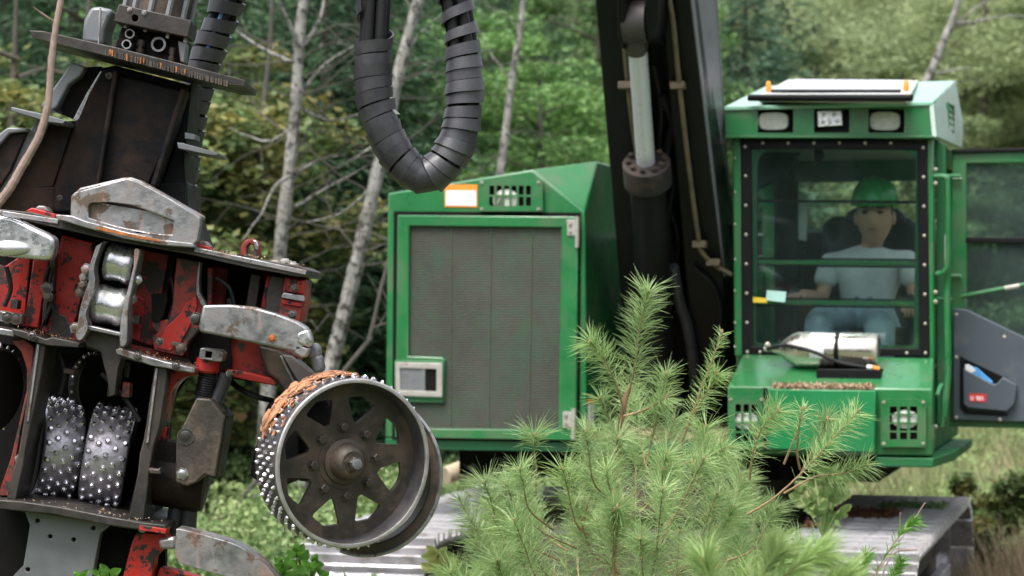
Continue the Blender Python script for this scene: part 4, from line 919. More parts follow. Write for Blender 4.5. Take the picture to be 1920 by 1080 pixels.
for sx in (-1, 1): m.ball(hc + Vector((sx * .031, -.079, .012)), .013, 8, 6, (1.25, .5, .6)); m.ball(hc + Vector((sx * .032, -.083, .034)), .019, 8, 4, (1.2, .5, .34))
m.v = [tuple(hc + (Vector(v) - hc) * HS) for v in m.v]; m.obj('eyes_and_brows', hairm, pr); MB().ball(hc + Vector((0, -.0865, -.060)) * HS, .028, 10, 5, (1, .35, .22)).obj('lips', mat('lips', (.30, .12, .10), .5), pr)
hr = MB(); hr.ball(hc + Vector((0, .012, .012)), .1, 16, 10, (.82, .90, 1.0)); hr.v = [tuple(hc + (Vector(v) - hc) * HS) for v in hr.v]; hr = hr.obj('hair', hairm, pr)
hm = MB(); hcen = hc + Vector((0, .004, .052)); prof = [(0, .105), (.03, .104), (.06, .094), (.085, .073), (.10, .045), (.106, .001)]
vs = []; nh = 28
for z, r in prof:
    for i in range(nh):
        a = 2 * math.pi * i / nh; vs.append(hcen + Vector((math.cos(a) * r * .96, math.sin(a) * r * 1.15, z * 1.12 + (.006 if abs(math.cos(a)) < .25 and z > .04 else 0))))
hm.add(vs, [(j * nh + i, j * nh + (i + 1) % nh, (j + 1) * nh + (i + 1) % nh, (j + 1) * nh + i) for j in range(len(prof) - 1) for i in range(nh)])
hm.v = [tuple(hc + (Vector(v) - hc) * HS * .98) for v in hm.v]; hel = hm.obj('hard_hat', helmetm, pr, ang=60)
m = MB(); ringo = []; ringi = []
for i in range(nh):
    a = 2 * math.pi * i / nh; fwd = max(0, -math.sin(a)); rx = .104 * .96; ringi.append(hcen + Vector((math.cos(a) * rx, math.sin(a) * .12, .002)))
    ringo.append(hcen + Vector((math.cos(a) * (rx + .010), math.sin(a) * (.13 + .035 * fwd), -.004 - .012 * fwd)))
m.add(ringi + ringo, [(i, (i + 1) % nh, nh + (i + 1) % nh, nh + i) for i in range(nh)]); m.v = [tuple(hc + (Vector(v) - hc) * HS * .98) for v in m.v]; m.obj('hat_brim', helmetm, hel)
J = [(pel + Vector((0, 0, -.01)), (.165, .125)), (pel.lerp(chest, .55), (.18, .135)), (chest, (.185, .125)), (neck0 + Vector((0, 0, -.018)), (.090, .080)), (shL + Vector((0, 0, -.01)), .078), (shL.lerp(elL, .75), .066),
     (shR + Vector((0, 0, -.01)), .078), (shR.lerp(elR, .75), .066)]
skin('t_shirt', J, [(0, 1), (1, 2), (2, 3), (2, 4), (4, 5), (2, 6), (6, 7)], shirtm, pr)
J = [(pel + Vector((0, -.02, -.05)), (.15, .12)), (hipL, .105), (knL, .085), (ftL, .062), (hipR, .105), (knR, .085), (ftR, .062)]
skin('jeans', J, [(0, 1), (1, 2), (2, 3), (0, 4), (4, 5), (5, 6)], jeansm, pr)

chipw('rusty needles and soil lying on the right track shoes', .80, 1.15, -.2, .35, .975, 3000, .03, mat('rusty_litter', (.16, .07, .035), .9, 0, .4, 30), .025)
chipw('moss and leaf bits lying on the right track shoes', 1.0, 1.35, .45, .8, .975, 1200, .03, lf_bright, .03)
chipw('brown leaf litter lying near the front of the right track', .78, .90, -.75, -.62, .975, 300, .04, bark_debris_m, .03)
# ---------------------------------------------------------------- harvester head hanging in the foreground
H = Frame((-1.15, 6.6, 1.25), 0)
hd = thing('harvester_head', 'red and steel tree felling head with spiked feed rollers hanging in the left foreground', 'harvester head', H.M)
def hp(name, mt, pix, y0, y1, parent=None, bev=.004, holes=None, seg=2, **kw):
    return MB().pp(H, pix, y0, y1, holes).obj(name, mt, parent or hd, bev=bev, seg=seg, **kw)
def hbar(name, mt, a, b, t, y0, y1, parent=None, bev=.003, **kw):
    return MB().bar(H, a, b, t, y0, y1).obj(name, mt, parent or hd, bev=bev, **kw)
def hbolt(u, v, y, r=.012, h=.012, parent=None, mt=None, d=(0, -1, 0), n=6):
    p = H.y(u, v, y); m = MB(); m.lathe(p, d, [(0, r * 1.5), (.003, r * 1.5), (.0031, r), (h, r), (h + .002, r * .7)], n)
    return m.obj('bolt', mt or steel_dk, parent or hd)
def cpath(pts, n): return [(p.x, p.y) for p in spline([Vector((u, v, 0)) for u, v in pts], n)]
# rotator and valve block
rot = MB(); a = H.y(370, -300, .12); b = H.y(292, 42, .12); dvec = (b - a).normalized()
rot.tube([a, b], .098, 32); rot = rot.obj('rotator', steel_hub, hd)
qq = dvec.orthogonal().normalized(); ww = dvec.cross(qq)
for i in range(12):
    an = 6.283 * i / 12 + .3; o_ = (qq * math.cos(an) + ww * math.sin(an)) * .101
    MB().tube([a + o_, b + o_], .009, 6).obj('rib', greyp, rot)
vb = hp('valve_block', steel_dk, [(223, 7), (359, 38), (352, 70), (213, 40)], -.03, .1, bev=.003, holes=[[(253 + 6 * math.cos(k * .52), 34 + 7 * math.sin(k * .52)) for k in range(12)]], label='dark steel valve block below the rotator')
hp('block_core', void, [(240, 25), (265, 30), (265, 45), (240, 42)], .0, .1, vb, 0)
for u, v in ((243, 18), (270, 24)): hbolt(u, v, -.03, .005, .006, vb, steel)
mf = hp('manifold', tower, [(228, 50), (348, 74), (340, 125), (215, 95)], .06, .18, bev=.004)
for u, v, r, y in ((243, 63, 9, .0), (237, 83, 9, .0), (297, 83, 14, .03)):
    c = H.y(u, v, y); rr = r / FPX * 6.6
    MB().lathe(c, (0, 1, 0), [(0, rr), (0, rr * .72), (.07, rr * .72), (.07, rr)], 24, True).obj('port_ring', steel, mf)
    MB().cyl(c + Vector((0, .02, 0)), c + Vector((0, .08, 0)), rr * .9, n=20).obj('port_bore', void, mf)
for u, v, w in ((265, 75, 15), (324, 90, 12), (218, 75, 8)):
    f = MB(); p = H.y(u, v, .03); q = H.y(u - 4, v + 32, .03); k = w / FPX * 6.6 * .5
    d_ = q - p; f.lathe(p, d_, [(0, k * .7), (0, k), (d_.length * .35, k), (d_.length * .36, k * .75), (d_.length * .55, k * .75), (d_.length * .56, k * 1.1), (d_.length * .8, k * 1.1), (d_.length, k * .6)], 10)
    f.obj('hydraulic_fitting', steel_hub, mf)
for u, v in ((233, 45), (270, 52), (312, 64), (345, 72)): hbar('stud_bolt', steel, (u, v - 4), (u + 6, v - 3), 11, .0, .02, mf, .001)
hp('post_bracket', greyp, [(170, 13), (186, 12), (213, 18), (205, 32), (196, 55), (194, 84), (153, 78), (157, 38)], .02, .16, bev=.01)
hbar('bracket_edge', steel, (186, 14), (183, 82), -3, .016, .024, bev=.001)
hp('side_lug', greyp, [(333, 76), (349, 80), (346, 118), (338, 116)], .0, .06)
# upper flange plate
fl_ = hp('upper_flange', steel_dk, [(54, 57), (80, 58), (215, 88), (330, 117), (459, 150), (458, 161), (430, 159), (320, 134), (195, 104), (62, 71)], -.10, .20, bev=.002, label='dark steel flange plate with rusty notched edge')
rust_or = mat('orange_rust', (.42, .13, .03), .85, 0, .4, 40, dirt=(.12, .06, .03), damt=.5, dscale=30, bump=.5)
notch = MB(); nn = 46
for i in range(nn):
    t = i / nn; u = 198 + 232 * t + rng.uniform(-1.5, 1.5); v = 91 + (u - 198) * .258
    w = rng.uniform(2.0, 3.2); notch.pp(H, [(u, v + 1), (u + w, v + 1 + w * .25), (u + w - .5, v + 13), (u - .5, v + 12)], -.100 - rng.uniform(.001, .007), -.097)
tag(notch.obj('edge_notches', steel_hub, fl_), kind='stuff')
notch = MB()
for u in (205, 209, 236, 262, 268, 300, 329, 345):
    v = 91 + (u - 198) * .258; notch.pp(H, [(u, v), (u + 3, v), (u + 2.5, v + 12 + rng.uniform(-5, 2)), (u + .5, v + 11)], -.1085, -.099)
tag(notch.obj('rust_marks', rust_or, fl_), kind='stuff')
hbar('rust_seam', rust_or, (190, 83), (340, 120), 2, -.085, .0, fl_, 0)
# tapered tower
tw = hp('tower', tower, [(185, 128), (215, 122), (352, 158), (350, 170), (330, 262), (288, 350), (270, 400), (96, 400), (100, 350), (140, 226)], .05, .34, bev=.01, label='grimy black tower of the harvester head')
hp('tower_face', tower, [(212, 134), (346, 166), (342, 200), (322, 255), (283, 348), (182, 348), (198, 240)], .02, .049, tw, .012)
hbar('tower_rib', tower, (212, 130), (176, 352), -10, -.02, .05, tw, .006)
hbar('tower_rib', tower, (350, 168), (292, 352), 12, -.03, .05, tw, .006)
hp('side_plate', tower, [(352, 165), (362, 150), (358, 175), (345, 300), (350, 400), (262, 400), (300, 352), (330, 270)], .08, .30, tw)
hp('gusset', greyp, [(135, 116), (160, 125), (150, 142), (128, 158), (107, 200), (98, 206), (76, 200), (82, 190)], .0, .20, tw, .005)
hp('gusset', void, [(160, 126), (190, 124), (160, 180), (142, 226), (116, 214), (112, 196), (130, 160)], .05, .22, tw, .002)
hp('gusset_edge', steel, [(188, 133), (191, 134), (168, 175), (148, 223), (142, 227), (136, 225), (140, 218), (164, 172)], .0, .012, tw, .001)
hp('step_plate', greyp, [(20, 201), (24, 201), (90, 216), (123, 226), (118, 232), (88, 228), (22, 208)], -.08, .2, tw, .002)
hp('step_plate', greyp, [(332, 267), (342, 268), (409, 286), (408, 291), (396, 291), (334, 278)], -.02, .18, tw, .002)
hp('step_plate', greyp, [(346, 248), (366, 252), (366, 262), (346, 260)], .0, .1, tw, .002)
hp('side_arm', greyp, [(72, 222), (92, 224), (74, 262), (0, 380), (-30, 380), (-20, 350)], .02, .06, tw, .003)
hp('side_arm', tower, [(74, 232), (140, 226), (100, 350), (20, 360), (-10, 390), (0, 372), (72, 262)], .06, .3, tw)
hp('side_box', greyp, [(-20, 262), (0, 250), (14, 239), (52, 240), (50, 246), (18, 250), (0, 270), (-20, 300)], -.02, .08, tw, .004)
hp('side_box', tower, [(16, 250), (50, 248), (20, 320), (-20, 380), (-30, 300)], .0, .1, tw)
hp('tower_foot', tower, [(20, 352), (350, 340), (352, 388), (380, 470), (190, 440), (-20, 410), (-20, 385)], .06, .36, tw, .006)
hbolt(204, 142, .02, .007, .003, tw, steel_dk); hbolt(113, 372, .06, .01, .01, tw)
# top shield blade with recessed lower area
sh_o = [(132, 403), (133, 368), (141, 360), (226, 337), (240, 335), (256, 339), (300, 362), (322, 374), (375, 408), (376, 418), (370, 452), (362, 459), (300, 452), (220, 436), (150, 414)]
rec = [(166, 408), (166, 386), (172, 380), (205, 379), (245, 384), (296, 402), (326, 414), (322, 440), (290, 438), (220, 424)]
shd = hp('delimbing_blade', steel, sh_o, -.17, -.125, bev=.006, holes=[rec], seg=3, label='large peaked bare steel blade on top of the red frame')
hp('blade_recess', steel, [(160, 415), (160, 376), (330, 405), (328, 446), (220, 432)], -.155, -.13, shd, 0)
hp('blade_back', steel, [(140, 362), (150, 352), (230, 333), (246, 332), (262, 337), (378, 404), (376, 414), (256, 342), (226, 341)], -.122, -.03, shd, .006)
hp('blade_lip', steel, [(104, 402), (134, 404), (160, 414), (230, 433), (300, 449), (362, 456), (364, 464), (300, 460), (228, 446), (150, 424), (106, 410)], -.19, -.11, shd, .003)
hp('blade_rust', rust_or, [(182, 425), (268, 443), (300, 450), (300, 453), (262, 448), (182, 430)], -.193, -.15, shd, 0)
# main flange
mfp = [(-20, 390), (60, 398), (110, 410), (200, 431), (300, 452), (365, 462), (420, 474), (480, 485), (560, 498), (577, 506), (576, 520), (560, 518), (470, 503), (360, 478), (200, 449), (110, 428), (50, 414), (-20, 406)]
mfl = hp('main_flange', steel_dk, mfp, -.14, .34, bev=.003, label='long worn flange edge carrying the red frame')
hbar('flange_edge', steel, (365, 463), (575, 507), 9, -.146, -.138, mfl, .002)
hbar('flange_edge', steel, (-20, 391), (110, 411), 9, -.146, -.138, mfl, .002)
for px in ([(46, 396), (60, 389), (104, 401), (106, 412), (76, 407)], [(356, 462), (362, 455), (392, 462), (398, 473), (372, 468)]):
    r_ = hp('red_pad', red, px, -.12, -.02, mfl, .003); hp('pad_cap', steel, [(px[1][0] + 4, px[1][1] + 3), (px[1][0] + 12, px[1][1] - 4), (px[1][0] + 24, px[1][1] - 3), (px[1][0] + 34, px[1][1] + 9)], -.10, -.04, r_, .004)
lg = hp('lug', redbrown, [(450, 480), (452, 460), (460, 449), (474, 447), (484, 452), (487, 462), (483, 487), (468, 484)], -.02, .03, mfl, .01, [[(462, 476), (463, 462), (468, 457), (474, 459), (476, 466), (474, 478)]], 3)
hp('lug_cap', steel_br, [(474, 449), (482, 452), (485, 462), (483, 470), (477, 466), (476, 456)], -.026, -.02, lg, .003)
for u, v in ((514, 493), (534, 490), (548, 496)):
    MB().lathe(H.y(u, v + 3, .0), (-.05, 0, 1), [(0, .02), (.006, .02), (.007, .013), (.013, .012)], 14).obj('cap_bolt', hinge_m, mfl)
# left shiny blade
lb = hp('delimbing_blade', steel_br, cpath([(-20, 402), (20, 405), (60, 424), (97, 442), (103, 456), (98, 480), (88, 488), (60, 486), (20, 482), (-20, 476)], 24), -.20, -.13, bev=.012, seg=3, label='short bright steel blade at the left edge')
MB().ball(H.y(16, 466, -.2), .05, 20, 10, (1.25, .35, .45)).obj('blade_boss', steel_br, lb)
hbar('blade_rim', gasket, (0, 403), (45, 413), 2, -.205, -.2, lb, 0)
# frame: dark backing, red panels
bk = MB(); bk.pp(H, [(-20, 412), (110, 428), (200, 449), (360, 478), (575, 520), (572, 560), (566, 590), (520, 640), (500, 720), (365, 700), (-20, 640)], .24, .30)
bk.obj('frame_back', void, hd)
fr = hp('frame', redbrown, [(-20, 590), (45, 612), (150, 642), (230, 660), (365, 690), (365, 676), (290, 655), (150, 625), (45, 598), (-20, 580)], .0, .24, bev=.003, label='chipped red frame of the harvester head')
def rp_(name, mt, pix, y0=-.03, y1=.03, b=.004, **kw): return hp(name, mt, pix, y0, y1, fr, b, **kw)
rp_('red_panel', red, [(8, 500), (40, 478), (58, 480), (52, 540), (46, 612), (8, 600)], .04, .08)
rp_('red_panel', red, [(62, 486), (92, 484), (88, 520), (94, 545), (80, 560), (72, 616), (43, 612), (52, 560)], -.02, .02)
rp_('red_panel', redbrown, [(-20, 490), (10, 500), (14, 560), (8, 600), (-20, 595)], .08, .12)
rp_('red_panel', red, [(116, 440), (176, 455), (168, 520), (152, 560), (146, 590), (124, 632), (86, 620), (104, 548), (98, 520)], .0, .05)
rp_('bare_patch', steel_dk, [(98, 590), (104, 574), (112, 590), (124, 594), (128, 606), (140, 612), (130, 636), (92, 626)], -.006, -.0005, 0)
rp_('frame_rib', steel_dk, [(96, 470), (104, 474), (100, 545), (92, 556), (84, 600), (78, 612), (80, 570), (88, 548)], -.04, .06, .003)
rp_('red_panel', redbrown, [(238, 462), (318, 478), (308, 530), (300, 580), (288, 650), (234, 634)], .02, .07)
rp_('red_panel', red, [(240, 560), (260, 552), (272, 560), (268, 600), (262, 640), (236, 632)], .012, .0195, .002)
rp_('frame_rib', void, [(318, 478), (330, 480), (318, 540), (312, 556), (306, 552)], .0, .2, .002)
rp_('red_panel', redbrown, [(331, 482), (373, 490), (369, 540), (372, 558), (384, 574), (376, 588), (374, 618), (355, 640), (342, 668), (288, 656), (284, 632), (294, 624), (284, 612), (284, 602), (318, 598), (322, 570)], -.05, .0)
rp_('red_panel', red, [(336, 590), (352, 560), (368, 556), (370, 572), (358, 606), (340, 640), (318, 658), (296, 652), (300, 634), (312, 612)], -.058, -.0505, .002)
rp_('frame_lip', steel, [(372, 490), (376, 491), (373, 530), (374, 548), (386, 570), (384, 578), (376, 570), (368, 552), (368, 530)], -.07, -.02, .002)
rp_('cutout', void, [(284, 552), (312, 548), (314, 562), (306, 592), (298, 602), (284, 602)], -.062, -.0595, 0)
rp_('frame_post', redbrown, [(398, 498), (424, 503), (415, 590), (392, 590)], .1, .16)
rp_('frame_post', steel_dk, [(470, 512), (490, 516), (478, 590), (458, 588)], .0, .12)
rp_('frame_post', redbrown, [(388, 500), (400, 502), (396, 572), (404, 580), (388, 580)], -.02, .06)
rp_('frame_post', red, [(500, 516), (508, 517), (500, 580), (488, 580)], .0, .1)
rp_('end_post', steel_hub, [(508, 516), (534, 520), (528, 562), (530, 600), (496, 580), (500, 545)], -.06, .14)
eb = rp_('end_box', redbrown, [(534, 518), (574, 524), (570, 556), (572, 566), (568, 578), (562, 606), (520, 590), (526, 560)], -.08, .12)
hp('box_face', red, [(537, 521), (571, 526), (568, 552), (534, 547)], -.088, -.0805, eb, .004)
hp('box_step', steel, [(531, 548), (569, 554), (572, 562), (569, 566), (526, 558)], -.105, -.0805, eb, .003)
hp('box_face', red, [(528, 560), (568, 567), (566, 576), (528, 570)], -.09, -.0805, eb, .003)
hp('small_box', steel, [(-20, 580), (6, 584), (41, 590), (40, 608), (6, 603), (-20, 600)], -.10, -.04, bev=.003)
for u, v in ((14, 596), (30, 598)): hbolt(u, v, -.10, .011, .004, None, steel_hub, n=14)
# centre bracket with two rollers
br = MB(); sp = cpath([(196, 452), (190, 458), (176, 500), (178, 530), (168, 565), (160, 590), (164, 606), (162, 622), (150, 638), (142, 628), (146, 606), (150, 580), (158, 552), (166, 530), (168, 500), (180, 462)], 48)
brk = MB().pp(H, sp, -.17, -.10).obj('roller_bracket', steel, hd, bev=.003, label='curved steel bracket holding two polished rollers')
hp('strap', steel, cpath([(252, 466), (262, 470), (254, 510), (248, 540), (240, 580), (238, 640), (226, 650), (224, 630), (228, 590), (240, 540), (250, 500)], 40), -.17, -.08, brk, .003)
hp('bracket_base', steel_dk, [(166, 612), (236, 628), (236, 655), (222, 690), (216, 740), (204, 745), (202, 716), (188, 660), (160, 648)], -.11, -.03, brk)
hp('base_lip', steel, [(163, 609), (236, 626), (235, 633), (163, 618)], -.15, -.09, brk, .003)
for (ua, ub, v0, v1) in ((200, 252, 456, 532), (178, 238, 534, 612)):
    a = H.y(ua, (v0 + v1) / 2 - 6, -.08); b = H.y(ub, (v0 + v1) / 2 + 6, -.08); r = (v1 - v0) / 2 / FPX * 6.52 * .98; L = (b - a).length; d_ = b - a
    m = MB(); m.lathe(a, d_, [(0, r * .3), (0, r * .86), (L * .10, r * .96), (L * .25, r * .97), (L * .32, r * .93), (L * .5, r * .90), (L * .68, r * .93), (L * .75, r * .97), (L * .9, r * .96), (L, r * .86), (L, r * .3)], 40)
    m.obj('polished_roller', steel_br, brk, ang=50)
hbolt(163, 505, -.12, .012, .02, brk, steel); hbolt(142, 615, -.11, .012, .02, brk, steel); hbolt(257, 524, -.11, .011, .018, brk, steel_br); hbolt(156, 534, -.12, .010, .02, brk, steel_hub)
# middle flange bars
hp('mid_flange', steel_dk, [(22, 616), (44, 620), (86, 636), (98, 632), (150, 643), (146, 652), (90, 648), (60, 640), (24, 628)], -.15, .1, bev=.003)
hbar('mid_flange', steel, (-20, 612), (28, 620), 12, -.12, .1)
hp('mid_flange', steel, [(216, 656), (226, 652), (260, 664), (290, 672), (310, 678), (366, 690), (366, 700), (310, 690), (285, 686), (218, 664)], -.15, .1, bev=.003)
# posts around the roller bays
hp('bay_post', steel_dk, [(68, 640), (86, 644), (76, 710), (58, 795), (48, 842), (44, 870), (30, 938), (12, 936), (24, 880), (34, 850), (44, 790), (56, 712)], -.13, .05, bev=.004)
hp('bay_post', redbrown, [(22, 640), (46, 636), (64, 650), (58, 720), (40, 800), (28, 870), (16, 930), (-5, 930), (20, 860), (34, 800), (50, 730), (50, 690), (40, 660)], -.09, -.02, bev=.003)
hp('bay_post', steel_dk, [(290, 686), (314, 688), (312, 720), (300, 800), (290, 830), (282, 870), (270, 978), (240, 972), (258, 888), (262, 850), (270, 820), (282, 740)], -.13, .05, bev=.004)
hbar('post_edge', steel, (292, 690), (274, 830), -4, -.136, -.13, bev=.001); hbar('post_edge', steel, (70, 645), (50, 790), -4, -.136, -.13, bev=.001)
hp('red_arch', red, cpath([(314, 700), (330, 692), (368, 692), (372, 702), (345, 708), (328, 722), (318, 745), (306, 800), (300, 826), (296, 815), (304, 760), (308, 725)], 40), -.06, .06, bev=.004)
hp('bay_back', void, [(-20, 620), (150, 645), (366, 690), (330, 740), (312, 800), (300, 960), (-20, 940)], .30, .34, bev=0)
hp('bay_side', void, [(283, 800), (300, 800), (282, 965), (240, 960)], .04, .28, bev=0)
hp('hook_bracket', steel_dk, [(200, 745), (204, 705), (215, 676), (243, 680), (240, 708), (232, 706), (233, 690), (216, 688), (214, 716), (208, 740)], -.02, .0, bev=.002)
# bottom flange and plates
hp('bottom_flange', steel_dk, [(-20, 936), (40, 940), (110, 950), (200, 968), (270, 980), (310, 984), (312, 996), (270, 994), (200, 984), (100, 964), (-20, 952)], -.17, .30, bev=.003)
lowp = hp('lower_plate', greyp, [(46, 958), (210, 982), (188, 1000), (182, 1030), (172, 1090), (15, 1090), (44, 1060), (56, 985)], -.10, -.05, bev=.004,
   holes=[[(u + 4.5 * math.cos(k * .7), v + 4.5 * math.sin(k * .7)) for k in range(9)] for u, v in ((70, 976), (94, 1006), (138, 1012), (175, 990), (52, 1068))], label='grey lower plate with drilled holes')
hp('lower_back', void, [(-20, 950), (310, 990), (310, 1120), (-20, 1120)], .02, .06, bev=0)
hp('lower_red_panel', red, [(255, 998), (310, 1000), (316, 1012), (305, 1030), (290, 1045), (284, 1090), (228, 1090), (246, 1020)], -.10, -.02)
hp('lower_red_panel', red, [(300, 1064), (330, 1070), (400, 1092), (290, 1092)], -.06, .0)
hbar('red_edge', red, (262, 984), (312, 992), 10, -.175, -.1, bev=.002)
rgd = hp('cutter_guard', steel, cpath([(328, 1040), (330, 1000), (336, 992), (390, 1005), (440, 1020), (475, 1040), (500, 1062), (518, 1092), (470, 1092), (400, 1075), (335, 1056)], 44), -.22, -.12, bev=.006, seg=3, label='curved rust streaked steel guard at the bottom of the head')
hp('guard_pin', steel, [(296, 1012), (328, 1006), (330, 1030), (300, 1030)], -.16, -.12, bev=.008)
# motor box, hoses
mb_ = hp('motor_cover', steel_hub, [(368, 746), (394, 748), (398, 752), (422, 782), (404, 896), (384, 890), (368, 905), (350, 912), (329, 904), (330, 824)], -.14, -.02, bev=.005, label='brown grimy motor cover plate')
hp('cover_side', tower, [(396, 751), (424, 782), (405, 898), (386, 892)], -.13, .06, mb_)
m = MB(); a = H.y(280, 885, .03); b = H.y(392, 905, .03); m.lathe(a, b - a, [(0, .05), (0, .088), (.02, .092), (.15, .092), (.17, .085), (.172, .05)], 32); m.obj('motor_drum', tower, mb_)
hp('motor_block', tower, [(285, 826), (330, 830), (330, 900), (280, 890)], -.05, .08, mb_)
hbolt(342, 888, -.14, .012, .010, mb_, steel); hbolt(348, 818, -.14, .016, .003, mb_, steel_dk, n=14)
for pts in ([(392, 690), (388, 715), (380, 752)], [(424, 700), (418, 720), (404, 756)]):
    MB().tube(spline([H.y(u, v, -.05) for u, v in pts], 14), .026 if pts[0][0] < 400 else .02, 14).obj('motor_hose', rubber, mb_)
m = MB()
for i in range(11): c = H.y(391 - i * .8, 694 + i * 4.5, -.05); m.lathe(c, H.y(380, 752, -.05) - H.y(392, 690, -.05), [(0, .027), (.0025, .029), (.005, .027)], 16)
m.obj('hose_coil', hosem, mb_)
MB().lathe(H.y(391, 672, -.06), H.y(388, 700, -.06) - H.y(391, 672, -.06), [(0, .02), (0, .034), (.035, .034), (.042, .028), (.042, .01)], 24).obj('red_cap', red, hd)
hp('nut_block', steel, [(376, 652), (412, 656), (420, 662), (416, 678), (404, 678), (372, 672)], -.12, -.04, bev=.005, holes=[[(386, 658), (398, 660), (396, 672), (384, 670)]])
hp('nut_core', void, [(383, 656), (400, 658), (398, 674), (381, 672)], -.09, -.06, bev=0)
for pts, r in (([(335, 900), (330, 950), (322, 1010)], .022), ([(362, 930), (355, 960), (352, 1010)], .024)):
    MB().tube(spline([H.y(u, v, .03) for u, v in pts], 14), r, 14).obj('motor_hose', rubber, mb_)
MB().tube(spline([H.y(*p) for p in ((425, 700, .06), (440, 722, .05), (470, 740, .04), (505, 750, .06), (540, 758, .12))], 24), .0085, 10).obj('black_hose', hosem, hd)
for u, v, w in ((312, 760, 10), (310, 790, 12)): MB().cyl(H.y(u, v, .02), H.y(u + 1, v + 24, .02), w / FPX * 3.3, n=10).obj('hydraulic_fitting', steel_dk, mb_)
MB().cyl(H.y(307, 826, -.02), H.y(311, 800, -.02), .012, n=10).obj('red_plug', red, mb_)
hp('fitting_block', steel_hub, [(296, 880), (300, 876), (302, 890), (280, 888), (278, 878)], -.16, -.12, bev=.004)
# right side: arm, guard, knuckle
hp('red_strut', red, [(420, 692), (445, 694), (505, 708), (520, 718), (518, 724), (430, 706)], -.04, .04)
hp('under_box', redbrown, [(378, 622), (500, 640), (560, 668), (545, 700), (500, 710), (420, 695), (345, 680), (350, 650)], .02, .2)
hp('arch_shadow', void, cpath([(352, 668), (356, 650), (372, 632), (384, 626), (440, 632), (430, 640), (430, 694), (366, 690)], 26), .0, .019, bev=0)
arm_ = hp('roller_arm', steel_hub, [(482, 646), (520, 655), (548, 668), (604, 716), (606, 730), (590, 742), (560, 770), (548, 760), (520, 715), (500, 700)], -.02, .10, bev=.008, label='brown steel arm carrying the large feed wheel')
hbar('arm_edge', steel, (524, 668), (562, 745), -5, -.026, -.02, arm_, .002)
hp('arm_face', hinge_m if False else mat('dusty_purple_steel', (.17, .145, .15), .6, .1, .2, 8, dirt=(.12, .09, .07), damt=.4, bump=.3), [(528, 664), (548, 668), (602, 716), (580, 722), (566, 728)], -.04, -.0201, arm_, .004)
gu = hp('arm_guard', steel, [(372, 612), (380, 572), (430, 571), (474, 575), (520, 588), (556, 602), (578, 616), (575, 640), (566, 657), (552, 660), (470, 642), (374, 622)], -.20, -.13, bev=.007, seg=3, label='long rusty steel guard over the feed wheel arm')
hp('guard_end', steel_br, [(557, 625), (578, 617), (585, 640), (580, 652), (556, 642)], -.205, -.12, gu, .006)
hp('guard_end', steel, [(553, 644), (580, 653), (576, 668), (566, 672), (550, 662)], -.20, -.10, gu, .006)
hbolt(510, 634, -.20, .008, .006, gu, rust_or); hbolt(368, 598, -.15, .014, .03, gu, steel_dk)
for px in ([(572, 650), (588, 642), (598, 650), (600, 668), (584, 676), (574, 664)], [(580, 670), (600, 664), (606, 690), (602, 702), (588, 700), (584, 684)]):
    hp('knuckle', greyp, px, -.12, -.02, bev=.010, seg=3)

# small fittings, hoses and welds that crowd the frame
for pts, r in (([(92, 500), (84, 530), (98, 560), (84, 600)], .006), ([(100, 500), (92, 540), (100, 580)], .005), ([(150, 640), (180, 655), (215, 652)], .006), ([(428, 560), (440, 590), (470, 600)], .008),
               ([(405, 520), (430, 540), (440, 575)], .006), ([(320, 520), (326, 560), (316, 600)], .005), ([(12, 500), (20, 540), (8, 575)], .007), ([(190, 700), (230, 740), (262, 790)], .008), ([(110, 660), (120, 700), (112, 740)], .007)):
    MB().tube(spline([H.y(u, v, -.045) for u, v in pts], 16), r, 8).obj('small_hose', hosem, hd)
for u, v, r in ((88, 540, .012), (90, 556, .010), (158, 520, .010), (152, 548, .012), (247, 560, .011), (243, 600, .010), (340, 652, .011), (300, 640, .008), (60, 630, .010), (258, 668, .009), (330, 686, .009), (404, 598, .011), (552, 540, .009), (548, 590, .010), (268, 990, .010), (120, 956, .008), (36, 860, .009), (275, 850, .009), (268, 930, .009), (430, 700, .007)):
    hbolt(u, v, -.155 if v in (630, 668, 686, 956, 990) else -.11, r, .011, hd, rng.choice((steel, steel_hub, steel_dk)))
for u, v, w, h in ((146, 536, 16, 12), (86, 548, 14, 18), (250, 590, 12, 18), (322, 640, 18, 10), (20, 560, 14, 20), (448, 600, 22, 14), (230, 716, 14, 30), (120, 690, 20, 12), (150, 612, 12, 10)):
    hp('small_bracket', rng.choice((steel_dk, steel_hub, redbrown)), [(u, v), (u + w, v + w * .2), (u + w - 2, v + h), (u - 2, v + h - 2)], -.07, -.02, bev=.002)
for a, b in (((60, 412), (200, 442)), ((210, 445), (355, 473)), ((380, 480), (560, 517)), ((30, 624), (90, 644)), ((225, 668), (360, 699)), ((20, 953), (200, 980)), ((210, 984), (300, 996))):
    m = MB(); n_ = int(abs(b[0] - a[0]) / 4)
    P = [H.y(a[0] + (b[0] - a[0]) * i / n_, a[1] + (b[1] - a[1]) * i / n_ + rng.uniform(-.4, .4), -.125) for i in range(n_ + 1)]
    m.tube(P, [.0035 + .0015 * (i % 2) for i in range(n_ + 1)], 6); m.obj('weld_bead', steel_hub, hd)
def hchips(lab, a, b, y0, y1, n, sz, mt=debris_m):
    p = np.array(H.M @ H.y(*a, y0)); q = np.array(H.M @ H.y(*b, y0)); chips('wood_debris', lab, p, q - p, (0, y1 - y0, 0), n, sz, mt, .008)
hchips('sawdust and bark chips on the bottom flange of the head', (5, 938), (300, 981), -.165, -.06, 200, .007)
hchips('sawdust on the middle flange left of the roller bracket', (30, 617), (146, 643), -.145, .0, 160, .006, bark_debris_m)
hchips('sawdust on the middle flange right of the roller bracket', (222, 654), (360, 689), -.145, .0, 160, .006, bark_debris_m)
